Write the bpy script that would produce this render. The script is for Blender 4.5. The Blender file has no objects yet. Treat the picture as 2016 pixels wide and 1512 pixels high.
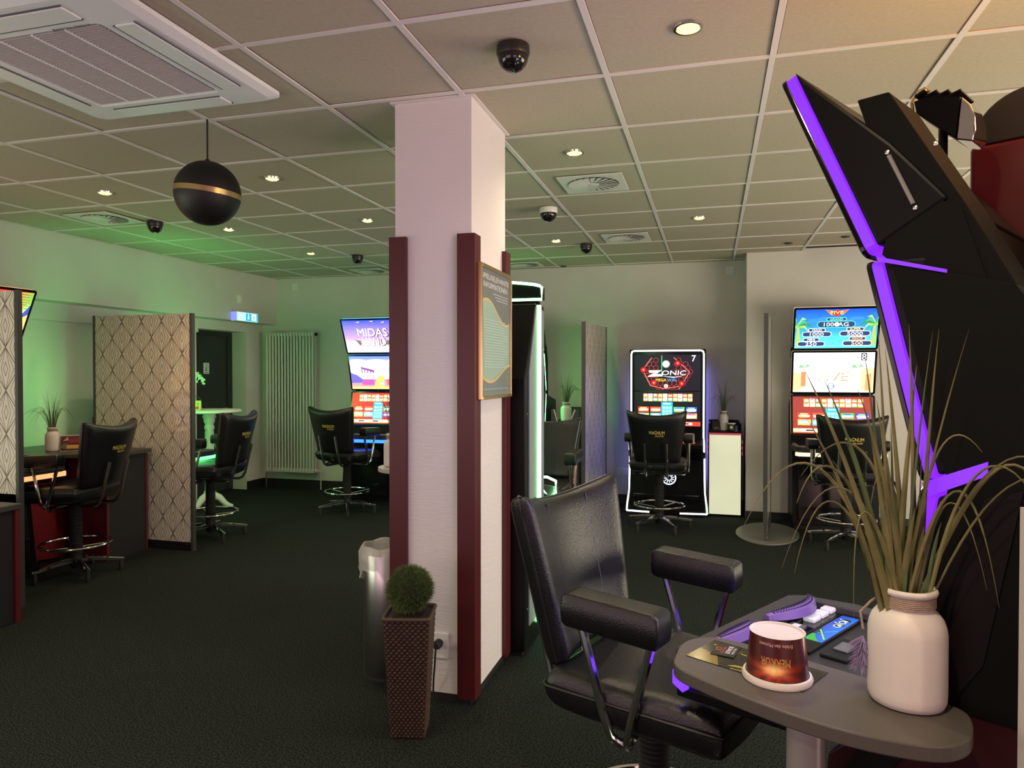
import bpy, bmesh, math, random
from mathutils import Vector, Matrix
PI = math.pi
R = math.radians
rnd = random.Random(7)
scene = bpy.context.scene
COL = scene.collection

# ------------------------------------------------------------------ camera, world, large lights, exposure
CAM_Z = 1.447
cam_data = bpy.data.cameras.new('camera')
cam = bpy.data.objects.new('camera', cam_data)
COL.objects.link(cam)
cam_data.sensor_fit = 'HORIZONTAL'
cam_data.sensor_width = 36.0
cam_data.lens = 36.0 * 1398.0 / 2016.0
cam_data.clip_start = 0.02
cam.location = (0, 0, CAM_Z)
cam.rotation_euler = (R(90 - 0.868), 0, R(15.72))
scene.camera = cam

world = bpy.data.worlds.new('room_ambient')
scene.world = world
world.use_nodes = True
world.node_tree.nodes['Background'].inputs[0].default_value = (0.85, 0.78, 0.80, 1)
world.node_tree.nodes['Background'].inputs[1].default_value = 0.20

scene.view_settings.view_transform = 'Standard'
scene.view_settings.look = 'None'
scene.view_settings.gamma = 1.0
scene.view_settings.exposure = 0.0
scene.view_settings.use_curve_mapping = False


def area(name, loc, target, size, size_y, power, color):
    d = bpy.data.lights.new(name, 'AREA')
    d.shape = 'RECTANGLE'
    d.size, d.size_y = size, size_y
    d.energy = power
    d.color = color
    o = bpy.data.objects.new(name, d)
    COL.objects.link(o)
    o.location = loc
    o.rotation_euler = (Vector(target) - Vector(loc)).to_track_quat('-Z', 'Y').to_euler()
    return o


# added fill lights, standing in for unseen machine rows behind and beside the camera
area('fill_light', (-2.6, -1.6, 1.3), (-1.6, 3.0, 1.3), 3.2, 1.4, 36, (1.0, 0.62, 0.70))
area('fill_light', (1.6, -1.4, 1.2), (0.3, 2.5, 1.9), 2.0, 1.2, 19, (1.0, 0.55, 0.52))
area('fill_light', (3.7, 3.6, 1.1), (-2.2, 5.2, 1.7), 4.0, 1.4, 180, (1.0, 0.88, 0.66))
area('fill_light', (-5.1, 1.0, 1.15), (-2.0, 3.2, 2.3), 3.0, 1.2, 48, (0.95, 1.0, 0.72))
area('warm_lamp_glow', (1.15, 1.75, 2.2), (0.7, 2.0, 2.64), 0.35, 0.35, 20, (1.0, 0.44, 0.12))

# ------------------------------------------------------------------ node helpers


class X:
    """socket wrapper for writing node maths as expressions"""
    def __init__(s, nt, sock): s.nt, s.s = nt, sock
    def op(s, o, *a):
        n = s.nt.nodes.new('ShaderNodeMath'); n.operation = o
        for i, v in enumerate((s,) + a):
            if isinstance(v, X): s.nt.links.new(v.s, n.inputs[i])
            else: n.inputs[i].default_value = v
        return X(s.nt, n.outputs[0])
    def __add__(s, b): return s.op('ADD', b)
    def __sub__(s, b): return s.op('SUBTRACT', b)
    def __mul__(s, b): return s.op('MULTIPLY', b)
    def __truediv__(s, b): return s.op('DIVIDE', b)
    def abs(s): return s.op('ABSOLUTE')
    def frac(s): return s.op('FRACT')
    def lt(s, b): return s.op('LESS_THAN', b)
    def gt(s, b): return s.op('GREATER_THAN', b)
    def min(s, b): return s.op('MINIMUM', b)
    def max(s, b): return s.op('MAXIMUM', b)


MATS = {}


def mat(name, color=(.5, .5, .5), rough=.5, metal=0., noise=0., nscale=40., bump=0., bscale=200., emit=None, estr=0.,
        spec=.5, coat=0., trans=0., alpha=1., sheen=0., detail=4., lo=.3, hi=.7):
    if name in MATS: return MATS[name]
    m = bpy.data.materials.new(name)
    m.use_nodes = True
    nt = m.node_tree
    b = nt.nodes['Principled BSDF']
    b.inputs['Base Color'].default_value = (*color, 1)
    b.inputs['Roughness'].default_value = rough
    b.inputs['Metallic'].default_value = metal
    b.inputs['Specular IOR Level'].default_value = spec
    b.inputs['Coat Weight'].default_value = coat
    b.inputs['Coat Roughness'].default_value = .08
    b.inputs['Transmission Weight'].default_value = trans
    b.inputs['Alpha'].default_value = alpha
    if emit:
        b.inputs['Emission Color'].default_value = (*emit, 1)
        b.inputs['Emission Strength'].default_value = estr
    if noise or bump:
        tc = nt.nodes.new('ShaderNodeTexCoord')
    if noise:
        n = nt.nodes.new('ShaderNodeTexNoise')
        n.inputs['Scale'].default_value = nscale
        n.inputs['Detail'].default_value = detail
        nt.links.new(tc.outputs['Object'], n.inputs['Vector'])
        r = nt.nodes.new('ShaderNodeValToRGB')
        r.color_ramp.elements[0].position = lo
        r.color_ramp.elements[1].position = hi
        r.color_ramp.elements[0].color = (*[max(0, c * (1 - noise)) for c in color], 1)
        r.color_ramp.elements[1].color = (*[min(1, c * (1 + noise)) for c in color], 1)
        nt.links.new(n.outputs['Fac'], r.inputs[0])
        nt.links.new(r.outputs[0], b.inputs['Base Color'])
    if bump:
        n2 = nt.nodes.new('ShaderNodeTexNoise')
        n2.inputs['Scale'].default_value = bscale
        n2.inputs['Detail'].default_value = 3
        nt.links.new(tc.outputs['Object'], n2.inputs['Vector'])
        bp = nt.nodes.new('ShaderNodeBump')
        bp.inputs['Strength'].default_value = bump
        bp.inputs['Distance'].default_value = .004
        nt.links.new(n2.outputs['Fac'], bp.inputs['Height'])
        nt.links.new(bp.outputs[0], b.inputs['Normal'])
    MATS[name] = m
    return m


def led(name, color, strength):
    return mat(name, (.02, .02, .02), .4, emit=color, estr=strength)


def picture_mat(strength):
    nm = 'screen_picture_%g' % strength
    if nm in MATS: return MATS[nm]
    m = bpy.data.materials.new(nm)
    m.use_nodes = True
    nt = m.node_tree
    b = nt.nodes['Principled BSDF']
    a = nt.nodes.new('ShaderNodeVertexColor')
    a.layer_name = 'Col'
    nt.links.new(a.outputs[0], b.inputs['Emission Color'])
    b.inputs['Emission Strength'].default_value = strength
    b.inputs['Base Color'].default_value = (.01, .01, .01, 1)
    b.inputs['Roughness'].default_value = .25
    MATS[nm] = m
    return m


def print_mat(rough=.4, coat=0.):
    nm = 'printed_%g_%g' % (rough, coat)
    if nm in MATS: return MATS[nm]
    m = bpy.data.materials.new(nm)
    m.use_nodes = True
    nt = m.node_tree
    b = nt.nodes['Principled BSDF']
    a = nt.nodes.new('ShaderNodeVertexColor')
    a.layer_name = 'Col'
    nt.links.new(a.outputs[0], b.inputs['Base Color'])
    b.inputs['Roughness'].default_value = rough
    b.inputs['Coat Weight'].default_value = coat
    MATS[nm] = m
    return m


def diamond_mat():
    m = bpy.data.materials.new('diamond_wallpaper')
    m.use_nodes = True
    nt = m.node_tree
    b = nt.nodes['Principled BSDF']
    tc = nt.nodes.new('ShaderNodeTexCoord')
    sp = nt.nodes.new('ShaderNodeSeparateXYZ')
    nt.links.new(tc.outputs['Object'], sp.inputs[0])
    u = X(nt, sp.outputs[0]); v = X(nt, sp.outputs[2])
    a, h = .20, .268
    def cell(du, dv):
        uu = (((u / a) + du).frac() - .5).abs() * 2.0      # 0 at the middle, 1 at the side
        vv = (((v / h) + dv).frac() - .5).abs() * 2.0
        return uu, vv
    u1, v1 = cell(.5, .5)
    u2, v2 = cell(0., 0.)
    in1 = (u1 + v1).lt(1.0)
    inv = (in1 * -1.0) + 1.0
    uu = u1 * in1 + u2 * inv
    vv = v1 * in1 + v2 * inv
    rest = ((vv * -1.0) + 1.0).max(.02)
    g = uu / rest                                           # fan lines through the tips
    wdt = (rest.op("POWER", -1.0)) * .026
    line = (g - 1.0).abs().lt(wdt * 1.3)
    for k in (.66, .34):
        line = line.max((g - k).abs().lt(wdt * .75))
    inner = ((uu * 1.0) / .16 + vv / .32)
    line = line.max((inner - 1.0).abs().lt(.13))
    grain = nt.nodes.new('ShaderNodeTexNoise')
    grain.inputs['Scale'].default_value = 60
    nt.links.new(tc.outputs['Object'], grain.inputs['Vector'])
    mixg = nt.nodes.new('ShaderNodeMix'); mixg.data_type = 'RGBA'
    mixg.inputs[6].default_value = (.66, .61, .52, 1)
    mixg.inputs[7].default_value = (.78, .73, .64, 1)
    nt.links.new(grain.outputs['Fac'], mixg.inputs[0])
    mix = nt.nodes.new('ShaderNodeMix'); mix.data_type = 'RGBA'
    nt.links.new(line.s, mix.inputs[0])
    nt.links.new(mixg.outputs[2], mix.inputs[6])
    mix.inputs[7].default_value = (.10, .075, .06, 1)
    nt.links.new(mix.outputs[2], b.inputs['Base Color'])
    b.inputs['Roughness'].default_value = .35
    b.inputs['Coat Weight'].default_value = .9
    b.inputs['Coat Roughness'].default_value = .04
    return m


# ------------------------------------------------------------------ mesh helpers
class MB:
    def __init__(s): s.v, s.f, s.c = [], [], None

    def add(s, vs, fs):
        o = len(s.v)
        s.v += [tuple(p) for p in vs]
        s.f += [tuple(i + o for i in f) for f in fs]
        return s

    def box(s, x0, x1, y0, y1, z0, z1, M=None):
        vs = [Vector((x, y, z)) for z in (z0, z1) for y in (y0, y1) for x in (x0, x1)]
        if M: vs = [M @ p for p in vs]
        return s.add(vs, [(0, 2, 3, 1), (4, 5, 7, 6), (0, 1, 5, 4), (2, 6, 7, 3), (0, 4, 6, 2), (1, 3, 7, 5)])

    def prism(s, pts, axis, a, b):
        """pts: 2-D outline; axis 'x': pts are (y,z); 'y': (x,z); 'z': (x,y)"""
        n = len(pts)
        def P(p, t):
            return {'x': (t, p[0], p[1]), 'y': (p[0], t, p[1]), 'z': (p[0], p[1], t)}[axis]
        ar = sum(pts[i][0] * pts[(i + 1) % n][1] - pts[(i + 1) % n][0] * pts[i][1] for i in range(n))
        if (ar < 0) != (axis == 'y'): pts = pts[::-1]
        vs = [P(p, a) for p in pts] + [P(p, b) for p in pts]
        fs = [tuple(range(n - 1, -1, -1)), tuple(range(n, 2 * n))]
        fs += [(i, (i + 1) % n, n + (i + 1) % n, n + i) for i in range(n)]
        if b < a: fs = [f[::-1] for f in fs]
        return s.add(vs, fs)

    def tube(s, path, r, seg=8, closed=False, caps=True):
        path = [Vector(p) for p in path]
        n = len(path)
        rad = r if isinstance(r, (list, tuple)) else [r] * n
        vs, fs = [], []
        up = None
        for i, p in enumerate(path):
            if closed: t = path[(i + 1) % n] - path[i - 1]
            else: t = path[min(i + 1, n - 1)] - path[max(i - 1, 0)]
            t.normalize()
            if up is None:
                up = Vector((0, 0, 1)) if abs(t.z) < .9 else Vector((1, 0, 0))
            a = t.cross(up)
            if a.length < 1e-4: a = t.cross(Vector((1, 0, 0)) if abs(t.x) < .9 else Vector((0, 1, 0)))
            a.normalize()
            b = a.cross(t); b.normalize(); up = b
            for k in range(seg):
                w = 2 * PI * k / seg
                vs.append(p + (a * math.cos(w) + b * math.sin(w)) * rad[i])
        m = n if closed else n - 1
        for i in range(m):
            j = (i + 1) % n
            for k in range(seg):
                l = (k + 1) % seg
                fs.append((i * seg + k, j * seg + k, j * seg + l, i * seg + l))
        if caps and not closed:
            fs.append(tuple(range(seg)))
            fs.append(tuple((n - 1) * seg + k for k in range(seg - 1, -1, -1)))
        return s.add(vs, fs)

    def lathe(s, prof, seg=24, c=(0, 0, 0), cap0=True, cap1=True, M=None):
        vs, fs = [], []
        for r, z in prof:
            for k in range(seg):
                w = 2 * PI * k / seg
                p = Vector((r * math.cos(w), r * math.sin(w), z))
                if M: p = M @ p
                vs.append((p.x + c[0], p.y + c[1], p.z + c[2]))
        n = len(prof)
        for i in range(n - 1):
            for k in range(seg):
                l = (k + 1) % seg
                fs.append((i * seg + k, i * seg + l, (i + 1) * seg + l, (i + 1) * seg + k))
        if cap0: fs.append(tuple(range(seg - 1, -1, -1)))
        if cap1: fs.append(tuple((n - 1) * seg + k for k in range(seg)))
        return s.add(vs, fs)

    def pillow(s, fn, normal, th, nu=16, nv=16, p=6, e=.45):
        """padded slab: fn(s,t) with s,t in -1..1 gives the middle surface, normal the thickness direction"""
        N = Vector(normal)
        def grid(k):
            # cluster samples near the rim so the rounded edge is smooth
            a = -1 + 2 * k
            return math.sin(a * PI / 2)
        idx = {}
        vs, fs = [], []
        for side in (1, -1):
            for j in range(nv + 1):
                for i in range(nu + 1):
                    rim = i in (0, nu) or j in (0, nv)
                    if rim and side == -1:
                        idx[(-1, i, j)] = idx[(1, i, j)]; continue
                    a, b = grid(i / nu), grid(j / nv)
                    f = 0 if rim else (max(0, 1 - abs(a) ** p) * max(0, 1 - abs(b) ** p)) ** e
                    idx[(side, i, j)] = len(vs)
                    vs.append(Vector(fn(a, b)) + N * (side * f * th / 2))
        for side in (1, -1):
            for j in range(nv):
                for i in range(nu):
                    q = (idx[(side, i, j)], idx[(side, i + 1, j)], idx[(side, i + 1, j + 1)], idx[(side, i, j + 1)])
                    fs.append(q if side == 1 else q[::-1])
        return s.add(vs, fs)

    def build(s, name, m, parent=None, smooth=False, bevel=0., loc=None, rotz=None, colors=None, seg=2):
        me = bpy.data.meshes.new(name)
        me.from_pydata(s.v, [], s.f)
        bm = bmesh.new(); bm.from_mesh(me)
        bmesh.ops.recalc_face_normals(bm, faces=bm.faces)
        bm.to_mesh(me); bm.free()
        me.update()
        if smooth:
            me.polygons.foreach_set('use_smooth', [True] * len(me.polygons))
            if smooth != 2:
                me.set_sharp_from_angle(angle=R(40))
        if m: me.materials.append(m)
        o = bpy.data.objects.new(name, me)
        COL.objects.link(o)
        if parent: o.parent = parent
        if loc: o.location = loc
        if rotz is not None: o.rotation_euler = (0, 0, rotz)
        if bevel:
            b = o.modifiers.new('bevel', 'BEVEL')
            b.width = bevel; b.segments = seg; b.limit_method = 'ANGLE'; b.angle_limit = R(35)
        return o


def box(*a, M=None): return MB().box(*a, M=M)


def rrect(x0, x1, y0, y1, r, n=5):
    pts = []
    for cx, cy, a0 in ((x1 - r, y1 - r, 0), (x0 + r, y1 - r, 90), (x0 + r, y0 + r, 180), (x1 - r, y0 + r, 270)):
        for k in range(n + 1):
            a = R(a0 + 90 * k / n)
            pts.append((cx + r * math.cos(a), cy + r * math.sin(a)))
    return pts


def thing(name, label, cat, loc=(0, 0, 0), rotz=0., group=None):
    o = bpy.data.objects.new(name, None)
    COL.objects.link(o)
    o.empty_display_size = .1
    o.location = loc
    o.rotation_euler = (0, 0, rotz)
    o['label'] = label; o['category'] = cat
    if group: o['group'] = group
    return o


def tag(o, label, cat, group=None, kind=None):
    o['label'] = label; o['category'] = cat
    if group: o['group'] = group
    if kind: o['kind'] = kind
    return o


def struct(o, label=None):
    o['kind'] = 'structure'
    if label: o['label'] = label
    return o


def copy_tree(o, parent=None):
    c = o.copy()
    COL.objects.link(c)
    c.parent = parent
    for ch in o.children: copy_tree(ch, c)
    return c


_txt = {}


def text_geo(t):
    """flat triangles of a line of text, cap height 1, starting at x = 0"""
    if t in _txt: return _txt[t]
    cu = bpy.data.curves.new('t', 'FONT')
    cu.body = t
    cu.resolution_u = 3
    o = bpy.data.objects.new('t', cu)
    COL.objects.link(o)
    dg = bpy.context.evaluated_depsgraph_get()
    me = bpy.data.meshes.new_from_object(o.evaluated_get(dg))
    vs = [(v.co.x, v.co.y) for v in me.vertices]
    fs = [tuple(p.vertices) for p in me.polygons]
    bpy.data.objects.remove(o); bpy.data.curves.remove(cu); bpy.data.meshes.remove(me)
    x0 = min(v[0] for v in vs); k = 1 / .70
    vs = [((x - x0) * k, y * k) for x, y in vs]
    _txt[t] = (vs, fs, max(v[0] for v in vs))
    return _txt[t]


def ll(c):
    """sRGB 0-255 to linear"""
    return tuple((x / 255 / 12.92) if x / 255 <= .04045 else ((x / 255 + .055) / 1.055) ** 2.4 for x in c)


class Pic:
    """flat coloured picture in metres (u right, v up), later laid onto a plane"""
    def __init__(s, w, h): s.w, s.h, s.V, s.F, s.C, s.layer = w, h, [], [], [], 0

    def poly(s, pts, c, c2=None):
        """c: colour; c2: colour at the top for a vertical blend"""
        s.layer += 1
        o = len(s.V)
        vs = [p[1] for p in pts]
        lo, hi = min(vs), max(vs)
        for u, v in pts:
            t = 0 if c2 is None or hi == lo else (v - lo) / (hi - lo)
            u, v = min(1, max(0, u)), min(1, max(0, v))
            s.V.append((u * s.w, v * s.h, s.layer))
            a, b = ll(c), ll(c2 or c)
            s.C.append(tuple(a[i] + (b[i] - a[i]) * t for i in range(3)))
        s.F.append(tuple(range(o, o + len(pts))))
        return s

    def rect(s, u0, v0, u1, v1, c, c2=None): return s.poly([(u0, v0), (u1, v0), (u1, v1), (u0, v1)], c, c2)

    def rr(s, u0, v0, u1, v1, c, r=None, c2=None):
        r = r or .5 * (v1 - v0) * s.h
        return s.poly([(x / s.w, y / s.h) for x, y in rrect(u0 * s.w, u1 * s.w, v0 * s.h, v1 * s.h, r, 4)], c, c2)

    def disc(s, u, v, r, c, n=18, r2=None):
        if r2 is None:
            return s.poly([(u + r * math.cos(2 * PI * k / n) / s.w, v + r * math.sin(2 * PI * k / n) / s.h) for k in range(n)], c)
        return s.poly([(u + (r if k % 2 else r2) * math.cos(2 * PI * k / n) / s.w, v + (r if k % 2 else r2) * math.sin(2 * PI * k / n) / s.h) for k in range(n)], c)

    def line(s, u0, v0, u1, v1, w, c):
        x0, y0, x1, y1 = u0 * s.w, v0 * s.h, u1 * s.w, v1 * s.h
        L = math.hypot(x1 - x0, y1 - y0) or 1
        nx, ny = -(y1 - y0) / L * w / 2, (x1 - x0) / L * w / 2
        return s.poly([((x0 + nx) / s.w, (y0 + ny) / s.h), ((x0 - nx) / s.w, (y0 - ny) / s.h), ((x1 - nx) / s.w, (y1 - ny) / s.h), ((x1 + nx) / s.w, (y1 + ny) / s.h)], c)

    def text(s, t, u, v, hgt, c, width=None, align=.5, shear=0., grow=0.):
        """hgt and width as fractions of the picture; (u,v): bottom, aligned"""
        s.layer += 1
        vs, fs, w = text_geo(t)
        H = hgt * s.h
        kx = H if width is None else width * s.w / w
        o = len(s.V)
        for x, y in vs:
            s.V.append((u * s.w + (x - w * align) * kx + shear * y * H, v * s.h + y * H, s.layer))
            s.C.append(ll(c))
        s.F += [tuple(i + o for i in f) for f in fs]
        return s

    def build(s, name, m, parent, origin, ux, vx, step=.00025):
        """origin: lower-left corner; ux, vx: unit vectors"""
        O, U, V = Vector(origin), Vector(ux).normalized(), Vector(vx).normalized()
        N = U.cross(V)
        me = bpy.data.meshes.new(name)
        me.from_pydata([O + U * a + V * b + N * (l * step) for a, b, l in s.V], [], s.F)
        at = me.color_attributes.new('Col', 'FLOAT_COLOR', 'POINT')
        for i, c in enumerate(s.C): at.data[i].color = (*c, 1)
        me.materials.append(m)
        o = bpy.data.objects.new(name, me)
        COL.objects.link(o)
        o.parent = parent
        return o


# ------------------------------------------------------------------ shared materials
M_wall = mat('wall_paint', (.60, .57, .54), .85, noise=.03, nscale=3, bump=.25, bscale=120)
M_white = mat('white_plastic', (.72, .71, .69), .4)
M_tile = mat('ceiling_tile', (.47, .42, .32), .95, noise=.05, nscale=60, bump=.3, bscale=400)
M_tbar = mat('ceiling_bar', (.72, .68, .66), .6)
M_black = mat('black_lacquer', (.0045, .0045, .005), .38, spec=.15)
M_matte = mat('black_matte', (.009, .009, .010), .6, spec=.25)
M_dull = mat('black_dull', (.0035, .0034, .0034), .7, spec=.12)
M_gloss = mat('black_gloss', (.005, .005, .006), .12, spec=.4)
M_chrome = mat('chrome', (.75, .75, .76), .12, metal=1)
M_steel = mat('brushed_steel', (.55, .54, .53), .28, metal=1)
M_brass = mat('brass', (.62, .46, .22), .3, metal=1)
M_gold = mat('gold_print', (.72, .56, .13), .5)
M_leather = mat('black_leather', (.007, .007, .008), .30, bump=.3, bscale=260, spec=.5)
M_piping = mat('leather_piping', (.006, .006, .006), .4)
M_rubber = mat('black_rubber', (.01, .01, .01), .7)
M_red = mat('dark_red_paint', (.066, .005, .008), .4)
M_redcab = mat('dark_red_laminate', (.11, .006, .012), .5)
M_desk = mat('anthracite_laminate', (.020, .020, .022), .5, spec=.3)
M_deskedge = mat('grey_brown_laminate', (.075, .066, .062), .42)
M_glassblk = mat('dark_glass', (.004, .004, .005), .05)

# ------------------------------------------------------------------ the room
CEIL = 2.645
YB = 7.93          # back wall
XL = -5.36         # face of the bulkhead along the left wall
XW = -5.57         # lower left wall
YP = 7.46          # projecting wall on the right

M_carpet = mat('carpet', (.0180, .0235, .0210), .95, noise=.95, nscale=150, bump=1.0, bscale=320, detail=3, spec=.12, lo=.38, hi=.64)
struct(box(-6.2, 4.0, -3.0, 8.3, -.05, 0).build('floor', M_carpet), 'dark grey-green speckled carpet floor')
ceil = struct(box(-6.2, 4.0, -3.0, 8.3, CEIL + .02, CEIL + .08).build('ceiling', M_matte), 'suspended ceiling of beige tiles in a light grid')
# tiles and bars of the ceiling
TX, TY, OX, OY = .627, .619, -1.038, 2.864
tile_me = MB().box(-TX / 2 + .0145, TX / 2 - .0145, -TY / 2 + .0145, TY / 2 - .0145, 0, .014)
first = None
for ky in range(-5, 9):
    for kx in range(-7, 7):
        x0, x1 = OX + kx * TX, OX + (kx + 1) * TX
        y0, y1 = OY + ky * TY, OY + (ky + 1) * TY
        if y0 > YB - .02 or x1 < XL + .02: continue
        if y1 > YP and x0 > .33: continue
        cut = y1 > YB or x0 < XL or (y1 > YP and x1 > .33)
        if cut:
            xa, ya, yb = max(x0, XL), y0, min(y1, YB - .002)
            o = MB().box(xa + .0145, x1 - .0145, ya + .0145, yb - .004, 0, .014).build('ceiling_tile', M_tile, ceil)
            o.location = (0, 0, CEIL)
        else:
            if first is None:
                o = first = tile_me.build('ceiling_tile', M_tile, ceil)
            else:
                o = first.copy(); COL.objects.link(o); o.parent = ceil
            o.location = ((x0 + x1) / 2, (y0 + y1) / 2, CEIL + rnd.uniform(-.0015, .002))
            o.rotation_euler = (rnd.uniform(-.003, .003), rnd.uniform(-.003, .003), 0)
for kx in range(-6, 8):
    x = OX + kx * TX
    box(x - .012, x + .012, -.3, YB if x < .33 else YP, CEIL - .005, CEIL + .001).build('grid_bar', M_tbar, ceil)
for ky in range(-5, 10):
    y = OY + ky * TY
    if y > YB: continue
    box(XL, .33 if y > YP else 3.4, y - .012, y + .012, CEIL - .0045, CEIL + .0015).build('grid_bar', M_tbar, ceil)

struct(box(-6.2, .33, YB, YB + .1, 0, CEIL + .02).build('wall_back', M_wall), 'off-white plaster back wall')
struct(box(.33, 4.0, YP, YB + .1, 0, CEIL + .02).build('wall_right', M_wall), 'projecting off-white wall behind the rightmost far machine')
struct(box(-6.2, XL, -1.0, YB, 2.065, CEIL + .02).build('wall_left', M_wall), 'off-white bulkhead along the left wall above the green glow')
wl = MB()
wl.box(-6.2, XW - .03, -1.0, 6.75, 0, 1.91)
wl.box(-6.2, XW, -1.0, 6.75, 1.91, 2.065)
wl.box(-6.2, XW, 7.60, YB, 0, 2.065)
wl.box(-6.2, XW, 6.75, 7.60, 1.955, 2.065)
wl.box(-6.2, XW - .26, 6.75, 7.60, 0, 1.955)
struct(wl.build('wall_left', M_wall), 'recessed lower left wall with a door niche')
M_base = mat('black_baseboard', (.012, .011, .011), .55)
bb = MB().box(XW, .33, YB - .015, YB, 0, .10)
struct(bb.build('baseboard_back', M_base))
struct(box(XW, XW + .015, 7.60, YB - .015, 0, .10).build('baseboard_left', M_base))
struct(box(.33, 4.0, YP - .015, YP, 0, .07).build('baseboard_right', M_base))

# door in the niche
door = thing('door_1', 'dark grey door in a white niche with a small pictogram sign', 'door', (XW - .26, 7.17, 0))
door['kind'] = 'structure'
M_door = mat('door_grey', (.022, .024, .027), .5)
box(0, .045, -.42, .43, 0.004, 1.95).build('door_leaf', M_door, door, bevel=.003)
fr = MB()
fr.box(.045, .06, .34, .43, 0.004, 1.95); fr.box(.045, .06, -.42, .34, 1.90, 1.95)
fr.build('door_frame', mat('door_frame_dark', (.016, .017, .019), .4), door, bevel=.003)
hd = MB().tube([(.06, .28, 1.02), (.10, .28, 1.02), (.105, .265, 1.02), (.105, .17, 1.02)], .009)
hd.build('door_handle', M_steel, door, smooth=True)
p = Pic(.10, .13)
p.rect(0, 0, 1, 1, (205, 208, 205)).rect(.36, .25, .64, .85, (25, 25, 28)).rect(.47, .3, .57, .8, (205, 208, 205)).disc(.42, .7, .012, (205, 208, 205)).rect(.2, .08, .8, .14, (90, 90, 90))
p.build('door_sign', print_mat(), door, (.0465, .02 - .10, 1.44), (0, 1, 0), (0, 0, 1))

# column with plaster strokes and red corner guards
def plaster():
    m = bpy.data.materials.new('column_plaster'); m.use_nodes = True
    nt = m.node_tree; b = nt.nodes['Principled BSDF']
    b.inputs['Base Color'].default_value = (.66, .63, .64, 1); b.inputs['Roughness'].default_value = .7
    tc = nt.nodes.new('ShaderNodeTexCoord')
    mp = nt.nodes.new('ShaderNodeMapping'); mp.inputs['Scale'].default_value = (4, 4, 26); mp.inputs['Rotation'].default_value = (0, .5, 0)
    n1 = nt.nodes.new('ShaderNodeTexNoise'); n1.inputs['Scale'].default_value = 3; n1.inputs['Detail'].default_value = 6; n1.inputs['Distortion'].default_value = 1.2
    n2 = nt.nodes.new('ShaderNodeTexNoise'); n2.inputs['Scale'].default_value = 1.6
    mul = nt.nodes.new('ShaderNodeMath'); mul.operation = 'MULTIPLY'
    bp = nt.nodes.new('ShaderNodeBump'); bp.inputs['Strength'].default_value = .35; bp.inputs['Distance'].default_value = .012
    nt.links.new(tc.outputs['Object'], mp.inputs[0]); nt.links.new(mp.outputs[0], n1.inputs['Vector'])
    nt.links.new(tc.outputs['Object'], n2.inputs['Vector'])
    nt.links.new(n1.outputs['Fac'], mul.inputs[0]); nt.links.new(n2.outputs['Fac'], mul.inputs[1])
    nt.links.new(mul.outputs[0], bp.inputs['Height']); nt.links.new(bp.outputs[0], b.inputs['Normal'])
    return m
CX0, CX1, CY0, CY1 = -1.362, -1.003, 2.918, 3.435
colm = struct(box(CX0, CX1, CY0, CY1, .036, CEIL - .004).build('column', plaster()), 'white plastered square column with dark red corner guards')
box(CX0 + .004, CX1 - .004, CY0 + .004, CY1 - .004, 0, .036).build('column_base', M_base, colm)
box(CX0 - .018, CX1 + .018, CY0 - .018, CY1 + .018, CEIL - .004, CEIL + .002).build('column_collar', M_tbar, colm)
T = .022
def guard(sx, sy):
    cx, cy = (CX0, CX1)[sx > 0], (CY0, CY1)[sy > 0]
    b = MB()
    L = .082
    xs = sorted((cx + sx * T, cx - sx * (L - T))); ys = sorted((cy, cy + sy * T))
    b.box(xs[0], xs[1], ys[0], ys[1], .026, 2.05)
    xs = sorted((cx, cx + sx * T)); ys = sorted((cy, cy - sy * (L - T)))
    b.box(xs[0], xs[1], ys[0], ys[1], .026, 2.05)
    b.build('corner_guard', M_red, colm, bevel=.0015)
for sx in (-1, 1):
    for sy in (-1, 1): guard(sx, sy)
# socket and plug on the column
sk = thing('wall_socket', 'double white socket low on the column behind the planter, black plug in it', 'socket', (-1.145, CY0, .25))
box(-.032, .036, -.012, 0, -.06, .055).build('socket_box', M_white, sk, bevel=.004)
plug = MB().lathe([(.019, 0), (.019, .03), (.012, .045)], 14, M=Matrix.Rotation(R(90), 4, 'X'))
plug.v = [(x - .006, y - .012, z + .01) for x, y, z in plug.v]
plug.build('plug', M_rubber, sk, smooth=True)
MB().tube([(-.006, -.045, .008), (-.006, -.055, -.01), (-.008, -.055, -.04), (-.012, -.05, -.08), (-.02, -.04, -.12), (-.026, -.03, -.16), (-.028, -.03, -.246)], .0045).build('cable', M_rubber, sk, smooth=True)

# framed poster on the column
po = thing('framed_poster', 'gold framed dark blue notice with a gold wave on the column side', 'poster', (CX1 + T, 3.17, 1.63))
fw, fh = .485, .60
f = MB()
for a, b, c, d in ((-fw / 2, -fw / 2 + .016, -fh / 2, fh / 2), (fw / 2 - .016, fw / 2, -fh / 2, fh / 2), (-fw / 2 + .016, fw / 2 - .016, -fh / 2, -fh / 2 + .016), (-fw / 2 + .016, fw / 2 - .016, fh / 2 - .016, fh / 2)):
    f.box(0, .022, a, b, c, d)
f.build('picture_frame', M_brass, po, bevel=.003)
box(.002, .008, -fw / 2 + .015, fw / 2 - .015, -fh / 2 + .015, fh / 2 - .015).build('backing', M_matte, po)
p = Pic(fw - .03, fh - .03)
p.rect(0, 0, 1, 1, (60, 92, 84), (28, 38, 58))
wave = [(k / 16, .70 + .075 * math.sin(k / 16 * 5.2 + .3) - .05 * k / 16) for k in range(17)]
low = [(k / 16, .18 - .07 * math.sin(k / 16 * 4.2 + .2)) for k in range(17)]
p.poly([(u, v) for u, v in low] + [(u, v) for u, v in reversed(wave)], (130, 170, 150))
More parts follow.
